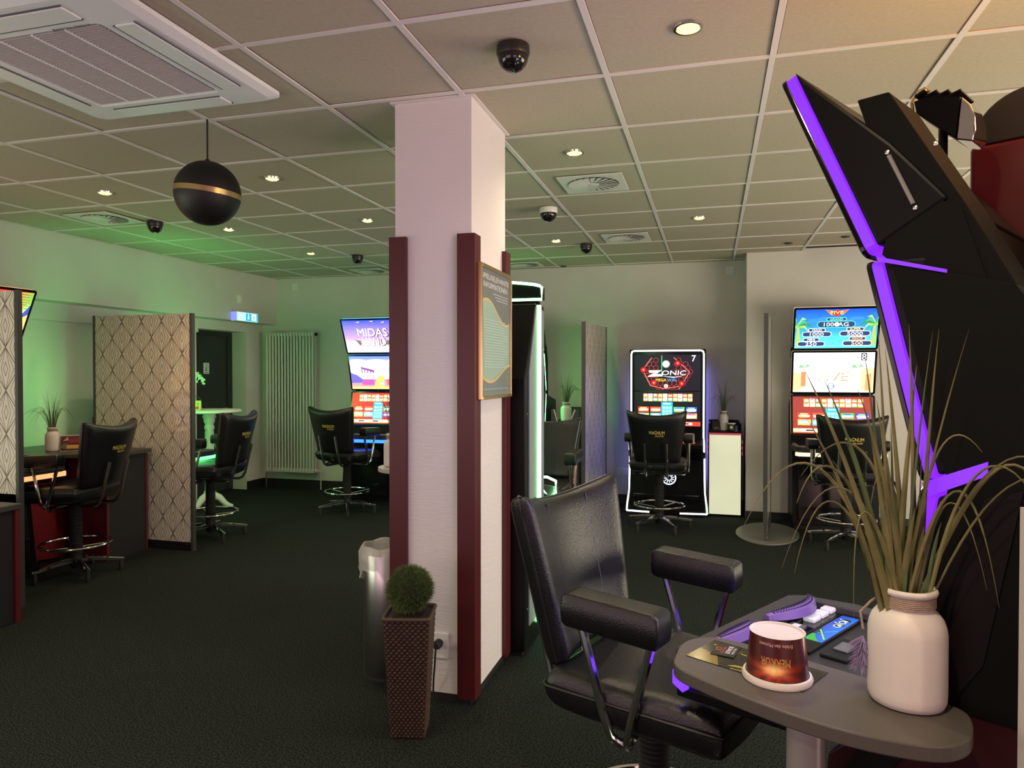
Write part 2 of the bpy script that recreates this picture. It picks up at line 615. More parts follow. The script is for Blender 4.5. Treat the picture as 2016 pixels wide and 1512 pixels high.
for W_, col in ((wave, (205, 170, 70)), (low, (205, 170, 70))):
    for i in range(16): p.poly([(W_[i][0], W_[i][1] - .011), (W_[i + 1][0], W_[i + 1][1] - .011), (W_[i + 1][0], W_[i + 1][1] + .011), (W_[i][0], W_[i][1] + .011)], col)
p.text('SPIELRELEVANTE', .5, .92, .042, (225, 225, 225), width=.92)
p.text('INFORMATIONEN', .5, .855, .042, (225, 225, 225), width=.82)
for i in range(3): p.rect(.40 + .06 * i, .815 - .022 * i, .93, .822 - .022 * i, (170, 175, 180))
for i in range(18):
    u1 = .93 - rnd.uniform(0, .2)
    p.rect(.10, .60 - i * .022, u1, .606 - i * .022, (175, 200, 190))
p.rect(.08, .05, .9, .056, (150, 160, 165))
p.build('print', print_mat(.3), po, (.0085, -fw / 2 + .015, -fh / 2 + .015), (0, 1, 0), (0, 0, 1), step=.00008)
gl = box(.0145, .016, -fw / 2 + .014, fw / 2 - .014, -fh / 2 + .014, fh / 2 - .014).build('glass_pane', mat('clear_pane', (.8, .85, .85), .05, alpha=.10, spec=.8), po)

# ------------------------------------------------------------------ ceiling fittings
DL = [(-.084, 2.544), (-.72, 3.81), (-.097, 5.664), (-1.36, 6.30), (-2.60, 3.81), (-3.87, 3.81), (-3.87, 5.06), (-2.60, 5.06), (-3.85, 6.285)]
DLN = ['nearest downlight, large and bright near the top right of the ceiling', 'downlight between the near black dome camera and the square air outlet',
       'downlight right of the smaller square air outlet over the far right machines', 'small far downlight beside the white dome camera',
       'downlight right of the black ball lamp', 'leftmost downlight, left of the black ball lamp', 'downlight below and right of the black ball lamp',
       'downlight just left of the column', 'far downlight above the radiator corner']
M_dl = led('downlight_glow', (1.0, .80, .17), 4)
for (x, y), l in zip(DL + [(-2.6, .9), (-.1, .6), (-1.35, -.6), (1.6, .2)], DLN + [None] * 4):
    if l:
        d = thing('downlight', l, 'downlight', (x, y, CEIL - .005), 0, 'recessed downlights')
        MB().lathe([(.038, .004), (.041, -.004), (.050, -.004), (.052, .004)], 24, cap0=False, cap1=False).build('ring', M_chrome, d, smooth=True)
        MB().lathe([(.0385, -.001), (.028, -.008), (.001, -.011)], 20, cap0=False).build('bulb', M_dl, d, smooth=True)
    ld = bpy.data.lights.new('downlight_beam', 'SPOT')
    ld.energy = 85; ld.color = (1.0, .80, .50); ld.spot_size = R(150); ld.spot_blend = .9; ld.shadow_soft_size = .03
    lo = bpy.data.objects.new('downlight_beam', ld); COL.objects.link(lo)
    lo.location = (x, y, CEIL - .012)

def dome(x, y, label, r=.062, white=False):
    t = thing('dome_camera', label, 'camera', (x, y, CEIL - .006))
    hm = M_white if white else mat('camera_black', (.014, .013, .012), .35)
    MB().lathe([(r, 0), (r * 1.02, -r * .45), (r * .96, -r * .62)], 28, cap0=True, cap1=True).build('base_ring', hm, t, smooth=True)
    dm = MB().lathe([(r * .93 * math.cos(a), -r * .62 - r * .95 * math.sin(a)) for a in [R(k * 10) for k in range(9)]] + [(.0005, -r * 1.57)], 28, cap0=False).build('dome', mat('camera_dome', (.012, .011, .011), .12), t, smooth=True)
    c = Matrix.Translation((r * .18, -r * .55, -r * 1.13)) @ Matrix.Rotation(R(42), 4, 'X')
    e = MB(); e.lathe([(r * .42, 0), (r * .42, -r * .10), (r * .33, -r * .12), (r * .30, -r * .06), (.0005, -r * .05)], 20, M=c)
    e.build('lens', M_gloss, dm, smooth=True)
dome(-.703, 2.512, 'large black dome camera on the ceiling in front of the column', .060)
dome(-1.14, 5.023, 'white dome camera with a black eye right of the column', .064, True)
dome(-1.125, 6.532, 'small black dome camera on the ceiling beside the far square air outlet', .055)
dome(-4.223, 4.635, 'small black dome camera on the ceiling left of the ball lamp', .058)
dome(-3.46, 6.52, 'small black dome camera on the ceiling just left of the column', .055)

def swirl(x, y, label, s=.20):
    t = thing('air_outlet', label, 'air vent', (x, y, CEIL - .006), 0, 'square ceiling air outlets')
    MB().prism(rrect(-s, s, -s * 1.0, s * 1.0, .01, 2), 'z', 0, -.006).build('plate', M_white, t, bevel=.002)
    rr = s * .80
    MB().lathe([(rr, -.0062), (.001, -.0064)], 32, cap0=False).build('opening', M_matte, t)
    bl = MB()
    for k in range(22):
        a = 2 * PI * k / 22
        c, sn = math.cos(a), math.sin(a)
        pts = [(rr * .22, -.010, -.012), (rr * .98, -.020, -.012), (rr * .98, .017, -.0075), (rr * .22, .006, -.0075)]
        vs = [(p[0] * c - p[1] * sn, p[0] * sn + p[1] * c, p[2]) for p in pts]
        bl.add(vs + [(v[0], v[1], v[2] - .0012) for v in vs], [(0, 1, 2, 3), (7, 6, 5, 4), (0, 4, 5, 1), (2, 6, 7, 3)])
    bl.build('blades', M_white, t)['kind'] = 'stuff'
    MB().lathe([(rr * .24, -.008), (rr * .20, -.014), (.001, -.015)], 16).build('hub', M_white, t, smooth=True)
swirl(-.72, 4.445, 'nearest square white air outlet with swirl blades, right of the column')
swirl(-.728, 6.30, 'far square air outlet above the machine numbered 7')
swirl(-1.985, 7.57, 'farthest square air outlet, next to the back wall behind the column', .19)
swirl(-4.50, 4.43, 'square white air outlet on the left beside a small black dome camera')
swirl(-3.83, 7.55, 'square air outlet above the radiator and the three-screen machine', .19)

for x, y, l in ((.671, 6.984, 'small dark ceiling hole left of the purple machine'), (1.121, 6.785, 'small dark ceiling hole behind the purple strip'), (-1.60, 7.80, 'small dark ceiling hole above the slim partition')):
    tag(MB().lathe([(.034, -.006), (.036, 0), (.024, -.008), (.004, -.012)], 18).build('ceiling_rosette', mat('dark_rosette', (.05, .045, .04), .6), loc=(x, y, CEIL - .004)), l, 'sprinkler', 'ceiling rosettes')

# pendant ball
t = thing('pendant_lamp', 'black ball pendant with a brass band hanging on a thin cord', 'lamp', (-2.288, 2.842, 2.293))
M_ball = mat('ball_black', (.006, .005, .005), .55)
TL = Matrix.Rotation(R(7), 4, 'Y')
MB().lathe([(.149 * math.cos(R(a)), .149 * math.sin(R(a))) for a in range(4, 90, 5)] + [(.001, .149)], 40, M=TL).build('upper_shell', M_ball, t, smooth=True)
MB().lathe([(.149 * math.cos(R(a)), .149 * math.sin(R(a))) for a in range(-4, -90, -5)] + [(.001, -.149)], 40, M=TL).build('lower_shell', M_ball, t, smooth=True)
MB().lathe([(.1475, -.013), (.1505, -.012), (.1505, .012), (.1475, .013)], 48, M=TL, cap0=False, cap1=False).build('band', M_brass, t, smooth=True)
MB().tube([(0, 0, .145), (0, 0, CEIL - 2.293)], .004).build('cord', M_rubber, t)
MB().lathe([(.012, .143), (.010, .158), (.004, .162)], 14).build('cord_grip', M_rubber, t, smooth=True)

# air conditioner cassette
ac = thing('air_conditioner', 'white ceiling cassette air conditioner with a grey grille', 'air conditioner', (-2.245, 2.195, CEIL))
S = .475
def ring(b, o0, o1, z0, z1, r0, r1):
    a = [(x, y, z0) for x, y in rrect(-o0, o0, -o0, o0, r0, 6)]
    c = [(x, y, z1) for x, y in rrect(-o1, o1, -o1, o1, r1, 6)]
    n = len(a)
    b.add(a + c, [(i, (i + 1) % n, n + (i + 1) % n, n + i) for i in range(n)])
fr = MB()
ring(fr, S, S, -.005, -.022, .03, .03); ring(fr, S, S - .03, -.022, -.040, .03, .05); ring(fr, S - .03, .30, -.040, -.047, .05, .02); ring(fr, .30, .287, -.047, -.038, .02, .012)
M_ac = mat('aircon_white', (.80, .84, .86), .35)
frame = fr.build('frame', M_ac, ac, smooth=True)
box(-.288, .288, -.288, .288, -.036, -.03).build('grille_back', mat('grille_dark', (.24, .21, .23), .6), ac)
sl = MB()
for k in range(44):
    y = -.280 + .56 * k / 43
    sl.box(-.284, .284, y - .0028, y + .0028, -.044, -.036)
o = sl.build('grille_slats', mat('grille_slat', (.52, .47, .50), .5), ac); o['kind'] = 'stuff'
for x in (-.145, 0, .145): box(x - .004, x + .004, -.286, .286, -.0455, -.036).build('grille_rib', M_ac, ac)
for k in range(4):
    Mx = Matrix.Rotation(k * PI / 2, 4, 'Z')
    v = MB(); v.box(-.27, .27, .335, .415, -.0505, -.043, M=Mx)
    o = v.build('vane', M_ac, ac, bevel=.003)
    g = MB(); g.box(-.272, .272, .331, .335, -.0495, -.040, M=Mx); g.box(-.272, .272, .415, .418, -.0475, -.040, M=Mx)
    g.build('vane_slot', mat('slot_dark', (.10, .10, .11), .7), o)
p = Pic(.16, .018)
for cx, cy in ((.03, .25), (.085, .25), (.0575, .75)): p.poly([(cx - .027, cy), (cx, cy - .25), (cx + .027, cy), (cx, cy + .25)], (60, 60, 62))
p.text('MITSUBISHI', .13, .15, .7, (60, 60, 62), width=.85, align=0)
p.build('logo', print_mat(), ac, (.11, -.293, -.0482), (1, 0, 0), (0, -1, 0), step=.0002)

# small fittings on the walls
def socket(name, x, y, z, label, axis='y'):
    t = thing(name, label, 'socket', (x, y, z))
    box(-.042, .042, -.01, 0, -.042, .042).build('plate', M_white, t, bevel=.003)
    MB().lathe([(.030, .0), (.028, .004), (.020, -.001), (.001, -.001)], 20, M=Matrix.Translation((0, -.0102, 0)) @ Matrix.Rotation(R(90), 4, 'X')).build('cup', M_white, t, smooth=True)
    h = MB()
    for s_ in (-1, 1): h.lathe([(.0035, 0), (.0035, .001)], 8, M=Matrix.Translation((s_ * .010, -.0105, 0)) @ Matrix.Rotation(R(90), 4, 'X'))
    h.build('contact_holes', M_matte, t)['kind'] = 'stuff'
socket('wall_socket', .18, YB, 2.545, 'white socket high on the back wall at the right corner')
socket('wall_socket', -5.09, YB, 2.54, 'white socket high on the back wall above the radiator')
t = thing('wall_socket', 'double socket low on the back wall left of machine 7, with a cable', 'socket', (-.94, YB, .36))
box(-.075, .075, -.012, 0, -.04, .04).build('plate', M_white, t, bevel=.003)
box(-.02, .015, -.04, -.012, -.02, .025).build('plug', M_white, t, bevel=.004)
MB().tube([(0, -.04, -.01), (-.01, -.05, -.06), (.0, -.05, -.14), (.03, -.045, -.2), (.08, -.04, -.25)], .004).build('cable', M_white, t, smooth=True)
t = thing('motion_sensor', 'small white motion sensor on the bulkhead above the exit sign', 'sensor', (XL, 7.17, 2.315))
box(0, .035, -.03, .03, -.05, .05).build('housing', M_white, t, bevel=.006)
MB().lathe([(.015, 0), (.010, .006), (.001, .007)], 14, M=Matrix.Translation((.035, 0, -.01)) @ Matrix.Rotation(R(90), 4, 'Y')).build('lens', M_white, t, smooth=True)
t = thing('exit_sign', 'lit escape route sign with arrow and running figure below the bulkhead', 'exit sign', (XL, 7.24, 2.11))
box(0, .075, -.20, .20, -.055, .055).build('housing', M_white, t, bevel=.004)
p = Pic(.39, .10)
p.rect(0, 0, 1, 1, (150, 190, 255)).rect(.42, .06, .99, .94, (20, 140, 165)).poly([(.55, .2), (.61, .42), (.57, .42), (.57, .85), (.53, .85), (.53, .42), (.49, .42)], (215, 240, 245))
p.rect(.70, .15, .92, .88, (215, 240, 245)).disc(.80, .72, .008, (20, 140, 165)).poly([(.77, .62), (.83, .66), (.85, .40), (.80, .18), (.77, .2), (.80, .42)], (20, 140, 165)).line(.76, .5, .88, .55, .005, (20, 140, 165))
p.build('lit_face', picture_mat(2.2), t, (.0755, -.195, -.05), (0, 1, 0), (0, 0, 1))
p = Pic(.072, .10); p.rect(0, 0, 1, 1, (120, 130, 235)).build('lit_end', picture_mat(1.6), t, (.0015, -.2006, -.05), (1, 0, 0), (0, 0, 1))

# radiator
ra = thing('radiator', 'tall white tubular column radiator on the back wall', 'radiator', (-5.085, YB - .10, .21))
M_rad = mat('radiator_white', (.62, .62, .58), .35)
for k in range(16):
    x = -.325 + k * .0433
    b = MB()
    for y in (-.032, .032): b.tube([(x, y, .02), (x, y, 1.72)], .0125, 10)
    b.box(x - .017, x + .017, -.047, .047, .0, .045); b.box(x - .017, x + .017, -.047, .047, 1.70, 1.745)
    b.build('tube', M_rad, ra, smooth=True)
MB().tube([(.345, 0, 1.72), (.365, 0, 1.72), (.372, 0, 1.72)], [.02, .02, .012], 12).build('end_cap', M_matte, ra, smooth=True)
v = MB().tube([(.33, 0, .02), (.37, 0, .02)], .022, 12); v.tube([(.37, 0, .02), (.415, 0, .02)], .010, 8); v.tube([(.415, 0, .03), (.415, 0, -.209)], .007, 8)
v.build('thermostat', M_rad, ra, smooth=True)
v = MB().tube([(-.33, 0, .02), (-.365, 0, .02)], .015, 10); v.tube([(-.365, 0, .04), (-.365, 0, -.209)], .008, 8)
v.build('valve', M_steel, ra, smooth=True)
for z in (.35, 1.35):
    for x in (-.2, .2): box(x - .012, x + .012, .045, .09, z, z + .03).build('bracket', M_rad, ra)

# ------------------------------------------------------------------ chairs
def make_chair():
    t = thing('bar_chair', 'x', 'chair', (0, 0, 0), 0, 'black leather swivel chairs at the machines')
    MB().lathe([(.030, .05), (.040, .075), (.042, .13), (.034, .15)], 20).build('hub', M_matte, t, smooth=True)
    for k in range(5):
        a = 2 * PI * k / 5 + .3
        c, s_ = math.cos(a), math.sin(a)
        b = MB()
        ring = []
        for r_, hw, z, th in ((.025, .019, .112, .032), (.15, .017, .103, .026), (.29, .014, .082, .020), (.305, .010, .080, .016)):
            ring.append([(r_ * c - sx * hw * s_, r_ * s_ + sx * hw * c, z + sz * th / 2) for sx, sz in ((-1, -1), (1, -1), (1, .4), (.5, 1), (-.5, 1), (-1, .4))])
        vs = [p for q in ring for p in q]
        fs = [(i * 6 + j, i * 6 + (j + 1) % 6, (i + 1) * 6 + (j + 1) % 6, (i + 1) * 6 + j) for i in range(3) for j in range(6)]
        fs += [tuple(range(5, -1, -1)), tuple(18 + j for j in range(6))]
        b.add(vs, fs)
        leg = b.build('leg', M_chrome, t, smooth=True)
        MB().lathe([(.014, 0), (.017, .012), (.015, .05), (.009, .074)], 12, c=(.285 * c, .285 * s_, 0)).build('glide', M_rubber, leg, smooth=True)
    b = MB().tube([(.225 * math.cos(2 * PI * k / 40), .225 * math.sin(2 * PI * k / 40), .225) for k in range(40)], .0105, 8, closed=True)
    fr = b.build('foot_ring', M_chrome, t, smooth=True)
    b = MB()
    for k in range(3):
        a = 2 * PI * k / 3 + .9
        b.tube([(.04 * math.cos(a), .04 * math.sin(a), .20), (.222 * math.cos(a), .222 * math.sin(a), .222)], .006, 6)
    b.build('spokes', M_chrome, fr, smooth=True)
    prof = [(.034, .14)]
    for k in range(26):
        z = .15 + k * .0142
        prof += [(.034, z), (.043, z + .004), (.043, z + .009), (.034, z + .0135)]
    MB().lathe(prof, 16).build('column', M_rubber, t, smooth=True)
    box(-.11, .11, -.13, .12, .518, .540).build('seat_plate', M_matte, t, bevel=.004)
    MB().tube([(-.08, .02, .525), (-.19, .0, .515), (-.25, -.01, .50)], [.005, .005, .010], 8).build('lever', M_rubber, t, smooth=True)
    # seat: thicker at the back, waterfall front edge
    def seat(a, b_):
        w = .250 * (1 - .05 * b_)
        rr = 1 - .05 * max(0, abs(a) + abs(b_) - 1.2)
        z = .593 + .012 * a * a - .035 * max(0, b_ - .35) ** 1.6 + .012 * b_ * (b_ < 0) * -1
        return (a * w * rr, b_ * .245 * rr + .035, z)
    s_ = MB().pillow(seat, (0, 0, 1), .120, 18, 18, 12, .3).build('seat', M_leather, t, smooth=2)
    MB().tube([(x * .250 * (1 - .05 * y), y * .243 + .035, .612 + .012 * x * x - .035 * max(0, y - .35) ** 1.6) for x, y in rrect(-1, 1, -1, 1, .10, 4)], .0045, 6, closed=True).build('seat_piping', M_piping, s_, smooth=True)
    MB().tube([(.240 * x, .205, .6485 - .012 * (1 - x * x)) for x in [-.94 + .094 * k for k in range(21)]], .0022, 5).build('seat_seam', M_piping, s_, smooth=True)
    # backrest
    def back(a, b_, off=0):
        tt = (b_ + 1) / 2
        hw = .200 + .064 * tt
        z = .655 + (.415 + .045 * a * a) * tt
        y = -.225 - .115 * tt + .060 * a * a * (.55 + .45 * tt)
        return (a * hw, y + off, z)
    bk = MB().pillow(back, (0, .97, .24), .085, 18, 18, 14, .28).build('backrest', M_leather, t, smooth=2)
    rim = [back(x, y) for x, y in rrect(-1, 1, -1, 1, .06, 4)]
    rim2 = []
    for i in range(len(rim)):
        p, q = Vector(rim[i]), Vector(rim[(i + 1) % len(rim)])
        n_ = max(1, int((q - p).length / .03))
        x0, y0 = rrect(-1, 1, -1, 1, .06, 4)[i]; x1, y1 = rrect(-1, 1, -1, 1, .06, 4)[(i + 1) % len(rim)]
        rim2 += [back(x0 + (x1 - x0) * k / n_, y0 + (y1 - y0) * k / n_) for k in range(n_)]
    MB().tube(rim2, .0055, 6, closed=True).build('back_piping', M_piping, bk, smooth=True)
    for s2 in (-.42, .42):
        MB().tube([Vector(back(s2, -.93 + .186 * k / 2)) + Vector((0, .97, .24)) * .0415 for k in range(21)], .0022, 5).build('seam', M_piping, bk, smooth=True)
    # lettering on the rear, laid on the curved face
    g = MB()
    for txt, w_, h_, u0, v0, sh in (('MAGNUM', .135, .030, -.055, .915, .0), ('SPIELCENTER', .075, .014, -.005, .893, .3)):
        vs, fs, wd = text_geo(txt)
        out = []
        for x, y in vs:
            X_ = (x / wd - .0) * w_ + sh * y * h_ + u0; Z_ = v0 + y * h_
            tt = (Z_ - .655) / .425
            hw = .200 + .064 * tt; a = X_ / hw
            yy = -.225 - .115 * tt + .060 * a * a * (.55 + .45 * tt)
            out.append((X_, yy - .0445, Z_ - .010))
        g.add(out, fs)
    g.build('lettering', M_gold, bk)
    for s2 in (-1, 1):
        x = s2 * .095
        MB().tube([(s2 * .03, -.04, .520), (s2 * .08, -.12, .512), (x, -.215, .512), (x, -.252, .530), (x, -.277, .570), (x, -.310, .70), (x, -.336, .80), (x, -.341, .825)], .0115, 8).build('back_support', M_chrome, t, smooth=True)
    for s2 in (-1, 1):
        def arm(a, b_):
            return (s2 * .268 + a * .041, b_ * .132 + .015, .848 - .006 * b_)
        MB().pillow(arm, (0, 0, 1), .084, 12, 16, 24, .2).build('armrest', M_leather, t, smooth=2)
        x = s2 * .262
        MB().tube([(x, -.085, .815), (x, -.05, .70), (x, -.02, .60), (x - s2 * .004, .0, .545), (x - s2 * .03, .016, .518), (s2 * .17, .018, .512), (s2 * .08, .0, .515)], .0115, 8).build('arm_support', M_chrome, t, smooth=True)
        MB().tube([(x, .115, .815), (x, .085, .70), (x, .058, .60), (x - s2 * .004, .045, .545), (x - s2 * .03, .034, .518), (s2 * .17, .024, .512), (s2 * .08, .01, .515)], .0115, 8).build('arm_support', M_chrome, t, smooth=True)
    return t


chair0 = make_chair()
CH = [((-.150, 1.995), -110, 'foreground black leather chair seen from its front, right beside the column'),
      ((-4.40, 4.05), 98, 'black leather chair at the far left desk, between the patterned partitions'),
      ((-4.25, 5.29), 96, 'black leather chair by the white pedestal table, behind the large patterned partition'),
      ((-3.64, 6.62), -6, 'black leather chair with a blue-lit seat in front of the radiator'),
      ((-1.215, 5.03), 178, 'black leather chair half hidden behind the green-lit machine'),
      ((-.467, 6.72), -2, 'black leather chair seen from behind at the machine numbered 7'),
      ((1.09, 6.48), -2, 'black leather chair behind the tall grass, at the machine numbered 8')]
for i, ((x, y), a, l) in enumerate(CH):
    c = chair0 if i == 0 else copy_tree(chair0)
    c.location = (x, y, 0); c.rotation_euler = (0, 0, R(a)); c['label'] = l

# ------------------------------------------------------------------ screen pictures
GAME = [(232, 190, 90), (90, 190, 235), (235, 90, 60), (250, 235, 170), (60, 90, 200), (240, 150, 60), (120, 200, 120), (200, 60, 150), (240, 240, 240)]


def game_menu(p, bg):
    r = random.Random(3)
    p.rect(0, 0, 1, 1, bg)
    for j in range(2):
        for i in range(10):
            u, v = .14 + i * .075, .72 + j * .115
            c = GAME[(i * 3 + j * 5) % 9]
            p.rect(u, v, u + .066, v + .105, c)
            p.rect(u + .006, v + .03, u + .06, v + .065, (250, 250, 240)).rect(u + .012, v + .075, u + .05, v + .098, GAME[(i + j * 2 + 4) % 9])
    for j, v in enumerate((.40, .215)):
        for i, u in enumerate((.06, .245, .60, .785)):
            c = [(225, 50, 40), (215, 70, 50), (60, 190, 80), (40, 70, 200), (240, 190, 90), (70, 200, 235), (40, 80, 220), (245, 150, 60)][j * 4 + i]
            p.rect(u, v, u + .165, v + .155, c)
            p.rect(u + .012, v + .045, u + .152, v + .095, (255, 245, 220)).rect(u + .03, v + .11, u + .13, v + .14, GAME[(i * 2 + j) % 9])
            p.line(u + .02, v + .02, u + .145, v + .035, .006, GAME[(i + 5) % 9])
    p.rect(.415, .14, .585, .70, (60, 170, 225)).rect(.425, .60, .575, .69, (40, 150, 190))
    for i in range(4): p.disc(.455 + i * .03, .645, .008, (235, 250, 255))
    for j in range(4):
        for i in range(3): p.rect(.435 + i * .048, .19 + j * .10, .472 + i * .048, .265 + j * .10, (150, 225, 245))
    p.rect(0, .0, 1, .125, (225, 205, 150)).rect(0, 0, 1, .03, (210, 80, 60))
    for u in (.10, .36, .68): p.rect(u, .045, u + .2, .105, (245, 240, 220)).rect(u + .06, .055, u + .16, .095, (20, 25, 30))
    p.text('0.00', .285, .062, .03, (255, 60, 30), width=.05)
    return p


def pic_midas_top(w, h):
    p = Pic(w, h)
    p.rect(0, 0, 1, .45, (250, 240, 250), (170, 140, 235)).rect(0, .45, 1, 1, (170, 140, 235), (50, 70, 205))
    for u, v, a in ((.08, .22, .10), (.24, .10, .14), (.75, .18, .16), (.9, .3, .1), (.55, .12, .2)):
        p.poly([(u + a * math.cos(t_) * 1.1, v + a * .35 * math.sin(t_)) for t_ in [k * PI / 8 for k in range(16)]], (255, 248, 250))
    for k, (a, b_) in enumerate(((.25, .94), (.5, .96), (.7, .93))): p.poly([(a, b_), (a + .05, b_ - .015), (a + .07, b_ + .02)], (235, 225, 250))
    for t_, v in (('MIDAS', .50), ('HAND', .22)):
        ww = .54 if t_ == 'MIDAS' else .42
        p.text(t_, .525, v - .022, .27, (85, 50, 40), width=ww + .035)
        p.text(t_, .515, v, .25, (255, 250, 235), width=ww)
    for s in (-1, 1):
        for k in range(3): p.poly([(.515 + s * .22, .36 - k * .04), (.515 + s * (.36 - k * .03), .42 - k * .05), (.515 + s * .25, .31 - k * .05)], (90, 110, 90) if k < 2 else (120, 80, 60))
    return p


def pic_midas_mid(w, h):
    p = Pic(w, h)
    p.rect(0, .3, 1, 1, (250, 240, 225), (90, 110, 230)).rect(0, 0, 1, .3, (230, 150, 110), (150, 110, 170))
    for u, v, a in ((.15, .8, .2), (.5, .75, .28), (.4, .55, .3), (.8, .85, .1)):
        p.poly([(u + a * math.cos(t_), v + a * .55 * math.sin(t_)) for t_ in [k * PI / 8 for k in range(16)]], (255, 250, 245))
    p.poly([(0, .18), (0, .5), (.12, .42), (.3, .2)], (100, 90, 170))
    p.poly([(.20, .62), (.20, .68), (.44, .58), (.44, .5)], (120, 70, 130))
    for i in range(5): p.rect(.205 + i * .052, .38 - i * .01, .225 + i * .052, .62 - i * .022, (120, 75, 140))
    p.poly([(.74, .78), (.84, .92), (1, .94), (1, .84), (.80, .80)], (110, 65, 130))
    for i in range(4): p.rect(.80 + i * .06, .3, .83 + i * .06, .82, (115, 70, 140))
    p.poly([(.40, .0), (.60, .0), (.62, .38), (.50, .42)], (250, 215, 90))
    p.rect(.2, .12, .42, .3, (165, 80, 150)).rect(.66, .12, .92, .3, (210, 90, 80)).rect(0, 0, 1, .07, (240, 200, 120))
    p.text('MIDAS', .36, .33, .16, (255, 252, 240), width=.30).text('HAND', .76, .33, .16, (255, 250, 235), width=.28)
    p.disc(.565, .17, .026, (20, 120, 150)).disc(.565, .17, .019, (250, 250, 240))
    return p


def palm(p, u, v, s):
    p.poly([(u - s * .01, v - .55), (u + s * .05, v - .55), (u + s * .03, v), (u, v)], (150, 165, 80))
    for k in range(11):
        a = R(-50 + k * 26)
        L = .26 + .05 * (k % 3)
        ex, ey = u + s * L * math.cos(a) * .62, v + L * math.sin(a) - .08
        mx, my = u + s * L * .55 * math.cos(a) * .62, v + L * .55 * math.sin(a) + .05
        w = .035
        p.poly([(u, v - .01), (mx - s * .0, my - w), (ex, ey), (mx, my + w), (u, v + .01)], [(70, 160, 70), (150, 200, 80), (40, 120, 70)][k % 3])


def pic_five_top(w, h):
    p = Pic(w, h)
    p.rect(0, .45, 1, 1, (45, 140, 220), (25, 70, 175)).rect(0, 0, 1, .45, (90, 220, 235), (45, 140, 220))
    for k in range(7):
        u = .1 + k * .13
        p.poly([(u + .09 * math.cos(t_), .66 + .05 * (k % 3) + .04 * math.sin(t_)) for t_ in [j * PI / 6 for j in range(12)]], (50, 120, 205))
    palm(p, .02, .58, 1); palm(p, .98, .62, -1)
    for s in (-1, 1):
        for k in range(4): p.poly([(.5 + s * .05, .96 - k * .025), (.5 + s * (.145 - k * .018), .99 - k * .035), (.5 + s * (.12 - k * .018), .945 - k * .03), (.5 + s * .05, .91 - k * .02)], (225, 90 + k * 15, 60))
    p.poly([(.5, .80), (.44, .90), (.5, 1.0), (.56, .90)], (190, 40, 30))
    p.text('FIVE', .5, .868, .085, (120, 50, 10), width=.165).text('FIVE', .5, .875, .08, (250, 220, 120), width=.155)
    def pill(u, v, hw, hh, txt, c, edge, tw, th):
        p.rr(u - hw - .008, v - hh - .012, u + hw + .008, v + hh + .012, edge)
        p.rr(u - hw, v - hh, u + hw, v + hh, (38, 55, 90))
        p.text(txt, u, v - th / 2, th, c, width=tw)
    w1 = (245, 248, 250)
    pill(.5, .615, .225, .07, '1000AG', w1, (90, 215, 190), .30, .095); p.disc(.508, .615, .020, (255, 250, 235))
    pill(.5, .745, .115, .035, 'GRAND', (120, 235, 195), (90, 215, 190), .16, .055)
    pill(.27, .365, .175, .055, '1000', w1, (215, 240, 240), .17, .085); pill(.27, .475, .10, .035, 'MAXI', w1, (215, 240, 240), .11, .05)
    pill(.735, .375, .18, .055, '5000', w1, (245, 235, 205), .19, .085); pill(.735, .49, .10, .035, 'SUPER', (250, 225, 150), (245, 235, 205), .13, .05)
    pill(.205, .115, .165, .052, '250', w1, (215, 240, 240), .14, .085); pill(.205, .225, .095, .035, 'MINI', w1, (215, 240, 240), .09, .05)
    pill(.77, .125, .17, .052, '500', (250, 215, 175), (250, 200, 160), .14, .085); pill(.77, .245, .095, .035, 'MINOR', (250, 180, 130), (250, 200, 160), .13, .05)
    return p


def pic_five_mid(w, h):
    p = Pic(w, h)
    p.rect(0, 0, 1, 1, (240, 248, 248), (250, 252, 250))
    for u, v, a in ((.5, .9, .18), (.35, .8, .12), (.6, .84, .1)): p.poly([(u + a * math.cos(t_), v + a * .4 * math.sin(t_)) for t_ in [k * PI / 8 for k in range(16)]], (185, 235, 235))
    p.poly([(0, 0), (0, .5), (.15, .48), (.14, .1)], (225, 175, 130)).rect(.10, .15, .16, .52, (190, 120, 80))
    p.poly([(.84, .05), (.84, .6), (1, .62), (1, .0)], (235, 190, 140)).poly([(.9, .05), (.9, .45), (.97, .48), (.97, .05)], (215, 140, 90))
    for s, u in ((1, .14), (-1, .8)):
        for k in range(7):
            a = R(20 + k * 28); p.poly([(u, .62), (u + .05 * math.cos(a), .66 + .06 * math.sin(a)), (u + .1 * math.cos(a), .60 + .12 * math.sin(a)), (u + .05 * math.cos(a), .62 + .06 * math.sin(a))], (70, 150, 110) if k % 2 else (140, 190, 120))
    p.text('FIVE', .50, .295, .22, (150, 118, 45), width=.365, shear=.1)  .text('FIVE', .492, .318, .205, (255, 252, 230), width=.35, shear=.1)
    p.disc(.48, .155, .030, (40, 90, 110)).disc(.48, .155, .024, (235, 235, 220)).text('V24', .48, .125, .06, (30, 60, 90), width=.075)
    p.rect(.835, .80, .905, .99, (40, 45, 55)).text('8', .87, .815, .16, (250, 250, 250), width=.05)
    return p


